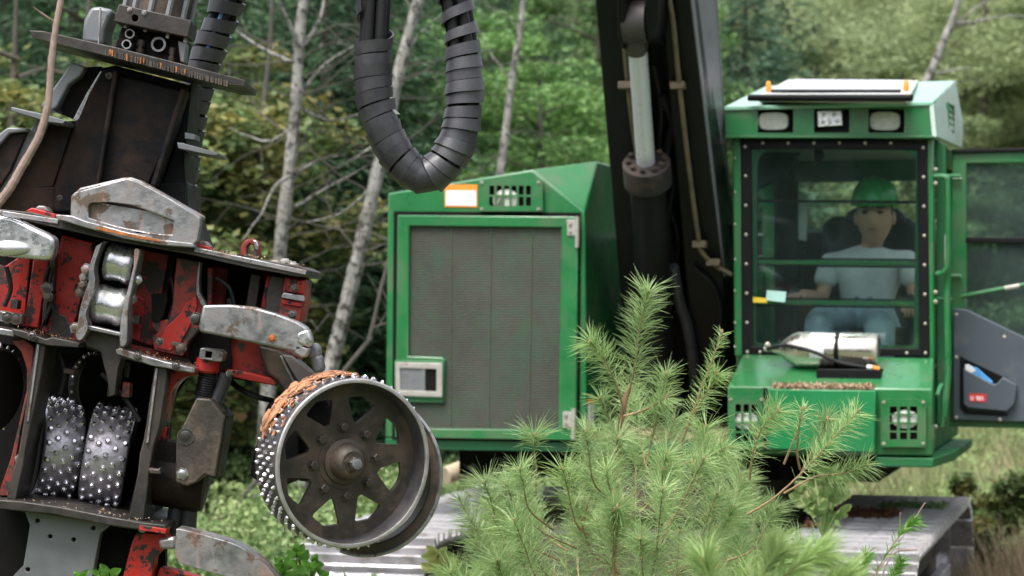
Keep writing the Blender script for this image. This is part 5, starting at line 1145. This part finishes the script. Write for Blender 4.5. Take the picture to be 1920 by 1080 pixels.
hchips('sawdust and chips on the main flange right of the peaked blade', (385, 466), (570, 502), -.13, .1, 220, .007)
# --- spiked rollers
stud_me = None
def stud_mesh(r, h):
    m = MB(); m.lathe((0, 0, -.002), (0, 0, 1), [(0, r), (h * .4, r * .95), (h * .8, r * .75), (h, r * .5)], 8); return m.mesh('stud', studm, 40)
def roller(name, c, ax, Rr, Wd, nrow, nar, sr, shh, label, mt=steel_br, skew=.5, parent=hd):
    M_ = axes(c, ax, (0, .3, 1)); m = MB()
    m.lathe((0, 0, -Wd / 2), (0, 0, 1), [(0, Rr * .35), (0, Rr * .96), (.006, Rr), (Wd - .006, Rr), (Wd, Rr * .96), (Wd, Rr * .35)], 48)
    o = m.obj(name, mt, parent, ang=50, label=label); o.matrix_local = M_; me = stud_mesh(sr, shh)
    for z_ in (-Wd / 2 - .002, Wd / 2 + .002): MB().cyl((0, 0, z_ - .001), (0, 0, z_ + .001), Rr * .93, n=40).obj('roller_end_shade', void, o)  # dark discs paint in the shade of hollow roller ends
    for j in range(nrow):
        z = Wd * (-.5 + (j + .5) / nrow)
        for i in range(nar):
            a = 2 * math.pi * (i + skew * (j % 2) + .06 * j + rng.uniform(-.16, .16)) / nar
            d = Vector((math.cos(a), math.sin(a), 0)); inst(me, 'stud', o, axes(d * Rr + Vector((0, 0, z)), d, (0, 0, 1)) @ Matrix.Diagonal((1, 1, rng.uniform(.7, 1.1), 1)))
    return o
pmm = 6.6 / FPX
drk_roll = mat('roller_steel', (.50, .48, .53), .34, .85, .3, 12, dirt=(.07, .055, .045), damt=.45, dscale=9, bump=.5, bscale=40)
roller('spiked_roller', H.y(203, 858, .16), (1, .10, -.17), .148, .125, 5, 23, .0098, .014, 'spiked roller nearer the right bay post', drk_roll)
roller('spiked_roller', H.y(103, 843, .17), (1, .40, -.15), .148, .118, 5, 23, .0098, .014, 'spiked roller in the left half of the bay', drk_roll)
roller('spiked_disc', H.y(168, 718, .20), (1, -.45, -.12), .086, .035, 1, 22, .006, .012, 'small toothed disc at the top of the bay', steel_dk, 0)
roller('spiked_disc', H.y(-22, 730, -.06), (1, -.5, -.15), .125, .06, 2, 26, .006, .016, 'toothed disc cut by the left edge of the picture', steel_dk, 0)

# --- the large feed wheel at the right
nrm = Vector((.50, -.86, -.06)).normalized(); Rw = .239; Wt = .135
wc = H.y(663, 869, -.22)                 # centre of the front rim
WM = axes(wc, nrm, (0, 0, 1))            # local z towards the viewer
m = MB(); m.lathe((0, 0, -Wt), (0, 0, 1), [(0, Rw - .018), (0, Rw), (Wt - .004, Rw), (Wt, Rw - .003), (Wt, Rw - .010), (Wt - .006, Rw - .014), (.0, Rw - .020)], 96, True)
wheel = m.obj('feed_wheel', mat('tread_dark_steel', (.085, .08, .085), .45, .6, .3, 10, dirt=(.07, .045, .03), damt=.4, dscale=9, bump=.4), hd, ang=40, label='large spoked feed wheel with a studded rim and brown bark on its tread'); wheel.matrix_local = WM
MB().lathe((0, 0, -.001), (0, 0, 1), [(0, Rw + .0003), (.003, Rw - .0005), (.005, Rw - .004), (.004, Rw - .0115), (0, Rw - .0125)], 96, True).obj('rim_edge', rimm, wheel, ang=60)
outer = [Vector((math.cos(a) * (Rw - .0175), math.sin(a) * (Rw - .0175), -.062)) for a in [6.28318 * k / 96 for k in range(96)]]
holes = []
for k in range(8):
    a0 = 6.28318 * (k + .62) / 8 ; ro, ri = Rw * .80, Rw * .475; pl = []
    for t in range(9): a = a0 + R(-14 + 28 * t / 8); pl.append((ro * (1 - .015 * abs(t - 4)), a))
    pl += [(ro * .90, a0 + R(14.3)), (ri * 1.08, a0 + R(6)), (ri, a0 + R(3)), (ri, a0 - R(3)), (ri * 1.08, a0 - R(6)), (ro * .90, a0 - R(14.3))]
    holes.append([Vector((math.cos(a) * r, math.sin(a) * r, -.062)) for r, a in pl])
sp_ = MB(); sp_.prism(outer, (0, 0, -.016), holes)
disc = sp_.obj('spoked_disc', steel_hub, wheel, bev=.002)
MB().lathe((0, 0, -.062), (0, 0, 1), [(0, Rw * .335), (.003, Rw * .33), (.003, Rw * .20)], 40).obj('hub_plate', steel_hub, wheel)
MB().lathe((0, 0, -.062), (0, 0, 1), [(.0, .066), (.012, .064), (.016, .054), (.040, .050), (.052, .042), (.058, .034), (.058, .0)], 40).obj('hub', steel_hub, wheel, ang=30)
MB().lathe((0, 0, -.004), (0, 0, 1), [(0, .027), (.006, .027), (.0061, .021), (.020, .021), (.023, .017), (.023, .001)], 6).obj('hub_nut', steel_hub, wheel)
MB().lathe((0, 0, .012), (0, 0, 1), [(0, .0145), (.014, .0145), (.015, .012), (.015, .001)], 16).obj('axle_end', greyp, wheel)
bme = MB().lathe((0, 0, 0), (0, 0, 1), [(0, .0155), (.003, .0155), (.0031, .0125), (.015, .0125), (.017, .010), (.017, .001)], 6).mesh('bolt', steel_hub)
for i in range(8):
    a = 6.28318 * (i + .1) / 8; inst(bme, 'bolt', wheel, Matrix.Translation((math.cos(a) * .098, math.sin(a) * .098, -.0605)) @ Matrix.Rotation(rng.random(), 4, 'Z'))
sme = MB().lathe((0, 0, -.002), (0, 0, 1), [(0, .0066), (.005, .006), (.010, .0038), (.012, .002)], 5).mesh('stud', studm, 20)
nn = 48
for j in range(5):
    for i in range(nn):
        a = 2 * math.pi * (i + .5 * (j % 2)) / nn; d = Vector((math.cos(a), math.sin(a), 0))
        inst(sme, 'stud', wheel, axes(d * Rw + Vector((0, 0, -.020 - j * .0245)), d, (0, 0, 1)) @ Matrix.Rotation(rng.random(), 4, 'Z') @ Matrix.Diagonal((1, 1, rng.uniform(.75, 1.15), 1)))
# bark stuck on the tread (a loose mass)
bd = MB(); Mi = WM
cosx, up_ = WM.to_3x3() @ Vector((1, 0, 0)), WM.to_3x3() @ Vector((0, 1, 0))
sgn = -1 if cosx.x > 0 else 1
for i in range(190):
    t = rng.random() ** (1 if i < 115 else .7); a = R(82 + 78 * t); a = a if sgn < 0 else math.pi - a
    zc = -.13 + .085 * rng.random() ** 1.1 * (1 - .5 * t)
    sc_b = 1 if i < 115 else .35; zc = zc if i < 115 else -.005 - .12 * rng.random()
    L_, w2, th_ = rng.uniform(.02, .055) * sc_b, rng.uniform(.006, .018) * sc_b, rng.uniform(.0015, .004); r0_ = Rw + rng.uniform(.001, .009)
    pts = []
    for s_a, s_z in ((-1, -.8), (-.3, -1), (.5, -.9), (1, -.3), (.9, .6), (.2, 1), (-.6, .8), (-1.1, .2)):
        aa = a + s_a * L_ / Rw / 2 * rng.uniform(.8, 1.2); rr2 = r0_ + rng.uniform(-.001, .003)
        pts.append(WM @ Vector((math.cos(aa) * rr2, math.sin(aa) * rr2, zc + s_z * w2 * rng.uniform(.7, 1.2))))
    o3 = (WM.to_3x3() @ Vector((math.cos(a), math.sin(a), 0))) * th_
    bd.prism(pts, o3)
bo = bd.obj('bark_debris', bark_debris_m, None); bo.matrix_world = H.M; tag(bo, 'orange brown bark flakes stuck on top of the feed wheel', kind='stuff')
# guard behind the wheel
arc = []; gc_ = H.y(686, 890, -.05); ro, ri = .232, .198
for k in range(41):
    a = R(68 - 178 * k / 40); arc.append((gc_ + Vector((math.cos(a) * ro * .93, .0, math.sin(a) * ro)), a))
poly = [p for p, a in arc] + [gc_ + Vector((math.cos(a) * ri * .93, 0, math.sin(a) * ri)) for p, a in reversed(arc)]
MB().prism(poly, (-.02, .075, 0)).obj('wheel_guard', steel_hub, hd, bev=.004, label='crescent shaped guard behind the feed wheel')
m = MB(); m.tube([p + Vector((0, -.002, 0)) for p, a in arc], .006, 8); m.obj('guard_rim', steel, hd)
hp('back_guard', tower, cpath([(560, 752), (520, 753), (502, 758), (494, 790), (482, 830), (472, 870), (474, 896), (520, 912), (560, 900)], 36), .0, .03, bev=.004)
hp('wheel_mount', tower, [(548, 700), (610, 720), (640, 780), (640, 900), (560, 905), (520, 860), (540, 780)], .04, .14, bev=.02)

# ---------------------------------------------------------------- hanging hose bundles wrapped in black spiral guard
def wrap(path, r, pitches, par, n=22, gap=.1, th=.007):
    """one continuous flat strip wound round the path; pitches = function of length fraction"""
    P = spline(path, 260); cum = [0]
    for i in range(1, len(P)): cum.append(cum[-1] + (P[i] - P[i - 1]).length)
    T = cum[-1]; t = [(P[min(i + 1, len(P) - 1)] - P[max(i - 1, 0)]).normalized() for i in range(len(P))]
    A = [t[0].orthogonal().normalized()]
    for i in range(1, len(P)): a = A[-1]; A.append((a - t[i] * a.dot(t[i])).normalized())
    def at(s):
        s = max(0, min(T * .9999, s)); i = int(np.searchsorted(cum, s)) - 1; i = max(0, min(i, len(P) - 2)); f = (s - cum[i]) / (cum[i + 1] - cum[i] + 1e-9)
        p = P[i].lerp(P[i + 1], f); tt = t[i].lerp(t[i + 1], f).normalized(); a = A[i].lerp(A[i + 1], f); a = (a - tt * a.dot(tt)).normalized(); return p, tt, a, tt.cross(a)
    s = 0; vs = []; fs = []; ph = 0; turns = 0; wd = pitches(0)[1]
    while s < T:
        pit, w, rr = pitches(s / T); ds = pit / n; p, tt, a, b = at(s); jit = 1 + .03 * math.sin(ph * .37 + 1) + .02 * math.sin(ph * .071)
        d = a * math.cos(ph) + b * math.sin(ph); p2, _, a2, b2 = at(s + w); d2 = a2 * math.cos(ph) + b2 * math.sin(ph)
        r1, r2 = r * rr * jit * (1.05 + .03 * math.sin(ph * .159 * 2.7)), r * rr * jit * .975
        vs += [p + d * (r1 - th), p + d * r1, p2 + d2 * r2, p2 + d2 * (r2 - th)]
        k = len(vs) - 8
        if k >= 0: fs += [(k + i, k + (i + 1) % 4, k + 4 + (i + 1) % 4, k + 4 + i) for i in range(4)]
        s += ds * (1 + .22 * math.sin(ph * .31) * math.sin(ph * .113)); ph += 2 * math.pi / n
    m = MB(); m.add(vs, fs); return m.obj('spiral_wrap', rubber, par, ang=40)
def bundle(name, label, pts, Y, r, pit, hoses, open_):
    P = [PX(u, v, Y) for u, v in pts]; t = thing(name, label, 'hose bundle', Matrix.Translation(P[len(P) // 2])); off = P[len(P) // 2]; P = [p - off for p in P]
    Q = spline(P, 60)
    for k in range(hoses):
        a = 6.283 * k / hoses + .4; o = Vector((math.cos(a), math.sin(a), 0)) * r * .52
        q = []
        for i, p in enumerate(Q):
            tt = (Q[min(i + 1, 60)] - Q[max(i - 1, 0)]).normalized(); s1 = Vector((0, 1, 0)); s2 = tt.cross(s1).normalized(); q.append(p + (s2 * math.cos(a) + s1 * math.sin(a)) * r * .55)
        MB().tube(q, r * .30, 12).obj('hydraulic_hose', (hosem, hosebr, hosem, hosem)[k % 4], t)
    return t, P, Q
def pit1(f):
    if f < .085: return (.16, .04, 1.0)
    if f > .77: return (.056 + .016 * min(1, (f - .77) / .1), .031, .95)
    k = .0385 - .004 * math.exp(-((f - .5) / .15) ** 2)
    return (k, k * .95, 1.0 + .02 * math.sin(f * 40))
hb_t, P_, Q_ = bundle('hose_bundle', 'black hose loop wrapped in spiral guard hanging between head and boom', [(716, -300), (708, -90), (705, 0), (700, 100), (702, 180), (722, 250), (755, 305), (796, 332), (834, 305), (858, 262), (870, 200), (870, 130), (864, 60), (850, -20), (842, -90), (815, -300)], 6.9, .056, None, 5, None)
wrap(P_[2:-1], .056, lambda f: pit1(f), hb_t)
m = MB(); e_ = P_[1].lerp(P_[2], .5)
lf = thing('leaf', 'small pale leaf caught on the left side of the hose loop', 'leaf', Matrix.Translation(PX(742, 211, 6.84)))
quads_obj('blade', np.array([[(-.008, 0, .006), (.0, -.004, .008), (.014, 0, -.006), (.0, .003, -.004)]]), whitep, lf)
hb2, P2, Q2 = bundle('hose_bundle', 'black spiral wrapped hoses rising behind the harvester head tower', [(540, -300), (462, -90), (440, -30), (418, 30), (392, 95), (372, 160), (356, 230), (344, 300), (338, 360)], 7.05, .050, None, 4, None)
wrap(P2[1:], .050, lambda f: (.060 if f < .3 else .044, .040, 1), hb2)
MB().tube([q + Vector((.0, -.035, 0)) for q in Q2[:32]], .008, 8).obj('blue_hose', mat('blue_hose_rubber', (.05, .16, .32), .4), hb2)

# ---------------------------------------------------------------- bare stick in front of the head
sk_ = [(122, -40), (112, 10), (103, 60), (96, 120), (92, 180), (86, 215), (70, 262), (40, 315), (15, 358), (-20, 400)]
P = [PX(u, v, 5.9) for u, v in sk_]
bs = thing('bare_branch', 'bare pinkish brown stick crossing in front of the tower at upper left', 'branch', Matrix.Translation(P[-1])); P = [p - P[-1] for p in P]; Ps = spline(P, 60)
MB().tube([p + Vector((rng.uniform(-1, 1), 0, rng.uniform(-1, 1))) * .0007 for p in Ps], [.0095 * (.75 + .5 * i / 60) * (1.12 if i % 13 == 6 else 1) for i in range(61)], 10).obj('stick', stickm, bs)
off = PX(*sk_[-1], 5.9); MB().tube(spline([PX(103, 42, 5.9) - off, PX(82, 28, 5.88) - off, PX(62, 13, 5.86) - off], 8), [.003] * 6 + [.002, .002, .001], 6).obj('twig', stickm, bs)
# ---------------------------------------------------------------- young pine in front of the machine
def needle_arr(P, n, L, spread, w=.0017, start=.15, tipb=1.6):
    P = [Vector(p) for p in P]; m = len(P) - 1; out4, out3 = [], []
    pa = np.array([tuple(p) for p in P]); s = start + (1 - start) * nrs.random_sample(n) ** (1 / tipb); k = np.minimum((s * m).astype(int), m - 1); f = (s * m - k)[:, None]
    pos = pa[k] * (1 - f) + pa[k + 1] * f; d = pa[k + 1] - pa[k]; d /= np.linalg.norm(d, axis=1)[:, None]
    r = nrs.normal(size=(n, 3)); r -= d * np.sum(r * d, 1)[:, None]; r /= np.linalg.norm(r, axis=1)[:, None]
    ang = spread * (.65 + .5 * nrs.random_sample(n)); ang = (ang * (1 - .22 * s))[:, None]
    dr = d * np.cos(ang) + r * np.sin(ang); Ln = (L * (.65 + .45 * nrs.random_sample(n)))[:, None]
    side = np.cross(dr, nrs.normal(size=(n, 3))); side /= np.linalg.norm(side, axis=1)[:, None]; side *= w * .5
    droop = np.array([0, 0, -1.0]) * Ln * (.05 + .14 * nrs.random_sample((n, 1))); bend = d * Ln * .08
    mid = pos + dr * Ln * .55 + bend * .2; tip = pos + dr * Ln + droop + bend
    return np.stack([pos - side, pos + side, mid + side, mid - side], 1), np.stack([mid - side, mid + side, tip + side * .25, tip - side * .25], 1)
pine0 = PX(1185, 1080, 7.55); pine0.z = 0
pine = thing('pine_sapling', 'young pine with long soft needles growing in front of the machine', 'pine tree', Matrix.Translation(pine0))
def shoot(P, r0, n, L, spread, nm=lf_needle, par=None, off=None, start=.15, w=.0017):
    off = pine0 if off is None else off; par = par or pine
    P = spline([Vector(p) - off for p in P], 8)
    b = MB().tube(P, [r0 * (1 - .6 * i / 8) for i in range(9)], 6).ball(P[-1], r0 * 1.1, 6, 5, (1, 1, 2)).obj('branch', pine_bark, par)
    a, c = needle_arr(P, n, L, spread, w, start); quads_obj('needles', np.concatenate([a, c]), nm, b); return b
def sx(pts, Y, **kw): return [PX(u, v, Y + (i * kw.get('dy', 0))) for i, (u, v) in enumerate(pts)]
MB().tube(spline([Vector((0, 0, -.1)), Vector((-.02, .05, .5)), PX(1150, 960, 7.6) - pine0, PX(1160, 840, 7.55) - pine0, PX(1170, 760, 7.5) - pine0, PX(1182, 720, 7.5) - pine0], 24), [.022 * (1 - .7 * i / 24) for i in range(25)], 10).obj('stem', pine_bark, pine)
NL = .094
main = [  # pixel path, Y, n, length, start
 ([(1178, 740), (1190, 690), (1200, 610), (1216, 545)], 7.5, 900, NL, .0), ([(1170, 770), (1155, 720), (1130, 670), (1106, 640)], 7.45, 620, NL * .85, .15),
 ([(1212, 870), (1228, 800), (1240, 750), (1250, 700)], 7.35, 650, NL * .8, .1), ([(1272, 850), (1300, 770), (1330, 690), (1354, 622)], 7.4, 330, NL * .45, .05),
 ([(1290, 800), (1310, 760), (1335, 720), (1345, 700)], 7.45, 420, NL * .7, .1), ([(1160, 830), (1150, 800), (1135, 770), (1125, 745)], 7.6, 350, NL * .7, .1),
 ([(1004, 930), (1005, 880), (1002, 850), (1002, 815)], 7.3, 240, NL, .72), ([(1405, 900), (1412, 850), (1430, 800), (1460, 770)], 7.3, 620, NL * .9, .15),
 ([(1400, 965), (1450, 935), (1510, 880), (1555, 830), (1610, 770)], 7.2, 620, NL * .75, .4), ([(1500, 892), (1520, 850), (1545, 800), (1552, 785)], 7.25, 420, NL * .75, .3),
 ([(1470, 925), (1530, 893), (1580, 888), (1626, 872)], 7.2, 420, NL * .8, .35), ([(1500, 880), (1495, 850), (1498, 800), (1505, 765)], 7.3, 160, NL * .6, .3),
 ([(1470, 870), (1490, 820), (1510, 765)], 7.35, 40, NL * .4, .6), ([(1230, 870), (1280, 870), (1330, 855), (1360, 840)], 7.3, 520, NL * .9, .1),
 ([(1170, 780), (1200, 772), (1230, 758), (1250, 745)], 7.3, 300, NL * .7, .1), ([(1110, 960), (1130, 900), (1150, 850), (1160, 820)], 7.3, 500, NL, .1),
 ([(1150, 1080), (1155, 1020), (1160, 970), (1158, 950)], 7.0, 700, NL * .95, .1), ([(1090, 1000), (1100, 950), (1120, 900), (1098, 870)], 7.4, 420, NL, .2),
 ([(1240, 1010), (1270, 960), (1300, 900), (1320, 860)], 7.2, 460, NL * .9, .2), ([(1200, 960), (1230, 930), (1240, 900), (1245, 880)], 7.1, 500, NL * .9, .1)]
for pts, Y, n, L, st in main: shoot([PX(u, v, Y - .03 * i) for i, (u, v) in enumerate(pts)], .0042, int(n * .58), L * 1.08, 1.38, start=st, w=.0018)
prof = [(830, 930), (880, 880), (950, 850), (1020, 860), (1080, 800), (1120, 700), (1190, 640), (1270, 740), (1330, 770), (1380, 860), (1460, 870), (1510, 930), (1560, 1040), (1600, 1060)]
def ptop(u):
    for (a, va), (b, vb) in zip(prof, prof[1:]):
        if a <= u <= b: return va + (vb - va) * (u - a) / (b - a)
    return 1080
cnt = 0
while cnt < 150:
    u = rng.uniform(840, 1590); v = rng.uniform(ptop(u) + 20, 1150)
    if v < 800 and rng.random() < .55: continue
    if u > 1420 and v < 1000 and rng.random() < .8: continue
    if u < 960 and v < 960 and rng.random() < .3: continue
    Y = rng.uniform(6.7, 8.5); tip = PX(u, v, Y)
    out = (tip - (pine0 + Vector((0, 0, tip.z)))); out.z = 0; out = out * .9 + Vector((rng.uniform(-.15, .15), rng.uniform(-.15, .15), 0))
    d = (out.normalized() * .55 * min(1, out.length * 2.2) + Vector((0, 0, 1))).normalized(); Ls = rng.uniform(.14, .26)
    p1 = tip - d * Ls; d2 = (d + Vector((0, 0, -.5)) + out.normalized() * .4).normalized(); p0 = p1 - d2 * rng.uniform(.08, .2)
    shoot([p0, p1, tip.lerp(p1, .4), tip], .0035, rng.randrange(170, 280), NL * rng.uniform(.85, 1.15), 1.3, lf_needle if rng.random() < .85 else lf_needle2, start=.25, w=.0018); cnt += 1
# nearer blurred pine tips at the bottom edge
q0 = PX(1400, 1300, 5.0); q0.z = 0
near = thing('pine_sapling', 'blurred yellow green pine tips at the bottom edge right of centre', 'pine tree', Matrix.Translation(q0))
MB().tube([Vector((0, 0, 0)), PX(1400, 1200, 5.0) - q0], [.016, .008], 8).obj('stem', pine_bark, near)
for pts, n in (([(1400, 1200), (1440, 1110), (1500, 1060), (1540, 1040)], 500), ([(1400, 1200), (1410, 1120), (1440, 1060), (1452, 1040)], 450), ([(1400, 1200), (1350, 1130), (1330, 1080), (1320, 1050)], 350), ([(1420, 1190), (1490, 1140), (1560, 1100), (1590, 1085)], 350)):
    shoot([PX(u, v, 4.9) for u, v in pts], .004, n, .085, .9, lf_needle2, near, q0, .2, .0016)
# leafy plants near the bottom edge
def sprout(name, label, base, tops, Y, size, lm, cat='plant', group=None):
    b = PX(*base, Y); root = b.copy(); root.z = 0; t = thing(name, label, cat, Matrix.Translation(root), group)
    m = MB(); m.tube([Vector((0, 0, 0)), b - root], [.008, .005], 6); cen = []
    for (u, v, dy) in tops:
        e = PX(u, v, Y + dy) - root; m.tube(spline([b - root, (b - root).lerp(e, .5) + Vector((0, 0, .01)), e], 6), [.003] * 7, 5)
        for k in range(5):
            a = Vector((rng.uniform(-1, 1), rng.uniform(-1, .4), rng.uniform(-.4, .8))).normalized(); s = a.cross(Vector((0, 1, .3))).normalized(); L = size * rng.uniform(.7, 1.2); p = e - Vector((0, 0, .01)); 
            vv = [p, p + a * L * .25 + s * L * .26, p + a * L * .6 + s * L * .30, p + a * L * .9 + s * L * .14, p + a * L, p + a * L * .9 - s * L * .14, p + a * L * .6 - s * L * .30, p + a * L * .25 - s * L * .26]
            q = a.cross(s) * L * .10; vv[4] = vv[4] - q; vv = [x + (q * (.6 if i in (2, 6) else 0)) for i, x in enumerate(vv)]
            mm = MB(); mm.add(vv + [p + a * L * .5 - q * .2], [(i, (i + 1) % 8, 8) for i in range(8)]); mm.obj('leaf', lm, t)
    m.obj('stem', lf_weed, t); return t
lf_light = leafmat('light_leaves', (.28, .38, .14), (.42, .50, .24), (.35, .30, .10), trans=.3, wscale=6)
lf_fresh = leafmat('fresh_green_leaves', (.12, .30, .05), (.22, .42, .08), (.1, .25, .04), trans=.4, wscale=6)
sprout('broadleaf_plant', 'pale green leafy plant in front of the left track shoes', (832, 1120), [(822, 1035, 0), (845, 1040, .05), (830, 1060, -.05), (815, 1062, .05), (850, 1070, 0), (838, 1085, 0)], 8.3, .06, lf_light)
sprout('broadleaf_plant', 'small bright sprout in front of the grey lower plate of the head', (176, 1130), [(150, 1075, 0), (165, 1082, 0), (188, 1072, 0), (205, 1068, .02), (196, 1080, -.02)], 6.2, .032, lf_fresh)
sprout('broadleaf_plant', 'bright green leafy plant at the bottom edge right of the steel guard', (570, 1150), [(548, 1060, 0), (566, 1050, .1), (585, 1062, 0), (600, 1078, 0), (540, 1080, .1), (560, 1075, -.1), (530, 1050, .2), (578, 1085, 0), (556, 1040, .1), (570, 1062, .1), (594, 1066, .1), (545, 1072, 0), (585, 1050, .1), (520, 1070, 0), (610, 1085, 0)], 7.6, .045, lf_fresh)
sprout('broadleaf_plant', 'broad leafed plant between the pine and the right track', (1545, 1010), [(1530, 900, .1), (1548, 890, 0), (1562, 905, .1), (1535, 925, 0), (1555, 935, -.1), (1570, 925, 0), (1545, 960, 0), (1525, 880, .1), (1575, 955, .1), (1510, 915, .2), (1540, 905, .1), (1520, 940, 0), (1558, 880, .1), (1580, 900, .1), (1530, 960, .1), (1565, 970, .0), (1500, 935, .1)], 9.6, .055, lf_weed)
# dead stalks over the right track
for lab, pts, r in (('thin dead stalk leaning over the right track', [(1622, 1180), (1640, 1085), (1690, 1010), (1735, 942)], .0022), ('short bent dead stalk beside the right track edge', [(1622, 1180), (1650, 1090), (1676, 1038), (1720, 1030)], .003), ('thin upright straw before the right track shoes', [(1670, 1150), (1684, 1040), (1688, 960)], .0014)):
    P = [PX(u, v, 8.2) for u, v in pts]; b = P[0].copy(); b.z = 0; t = thing('dead_stalk', lab, 'stalk', Matrix.Translation(b), 'dead stalks')
    MB().tube(spline([Vector((0, 0, 0))] + [p - b for p in P], 20), r, 6).obj('stalk', stickm, t)
q1 = PX(1620, 1200, 7.9); q1.z = 0; t = thing('fern_plant', 'feathery light green plant in front of the right track', 'plant', Matrix.Translation(q1))
for pts in ([(1620, 1180), (1640, 1080), (1690, 1000), (1716, 980)], [(1600, 1180), (1610, 1100), (1625, 1040)], [(1640, 1180), (1665, 1100), (1690, 1050)]):
    b = shoot([PX(u, v, 7.9) for u, v in pts], .003, 120, .05, 1.1, lf_fresh, t, q1, .3, .004); b.name = 'frond'
# ---------------------------------------------------------------- felled logs in the background
def log(label, u, v, Y, r, L, d, grp='felled logs'):
    c = PX(u, v, Y); t = thing('log', label, 'log', Matrix.Translation(c), grp); d = Vector(d).normalized()
    MB().tube([Vector((0, 0, 0)), d * L * .5, d * L], [r, r * .97, r * .93], 14).obj('bark', trunk_dark if grp else trunk_pale, t); MB().cyl(-d * .01, d * .002, r * .93, n=14).obj('cut_face', woodcut, t)
log('felled log showing a round tan cut face just right of the motor hoses', 432, 752, 17, .075, 2.4, (-.3, 1, .02)); log('felled log showing its cut face left of the motor hoses', 348, 745, 17.3, .07, 2, (.2, 1, 0)); log('lower felled log between the head and the feed wheel', 448, 778, 16.6, .06, 2, (-.2, 1, 0))
c = PX(835, 892, 13.5); t = thing('log', 'pale peeled log lying under the engine housing deck', 'log', Matrix.Translation(c)); e = PX(1010, 850, 13.9) - c
MB().tube(spline([Vector((0, 0, 0)), e * .5 + Vector((0, 0, .03)), e, e * 1.3 + Vector((0, 0, .0))], 16), .055, 12).obj('bark', mat('pale_peeled_wood', (.50, .40, .28), .8, 0, .3, 8, bump=.4), t)
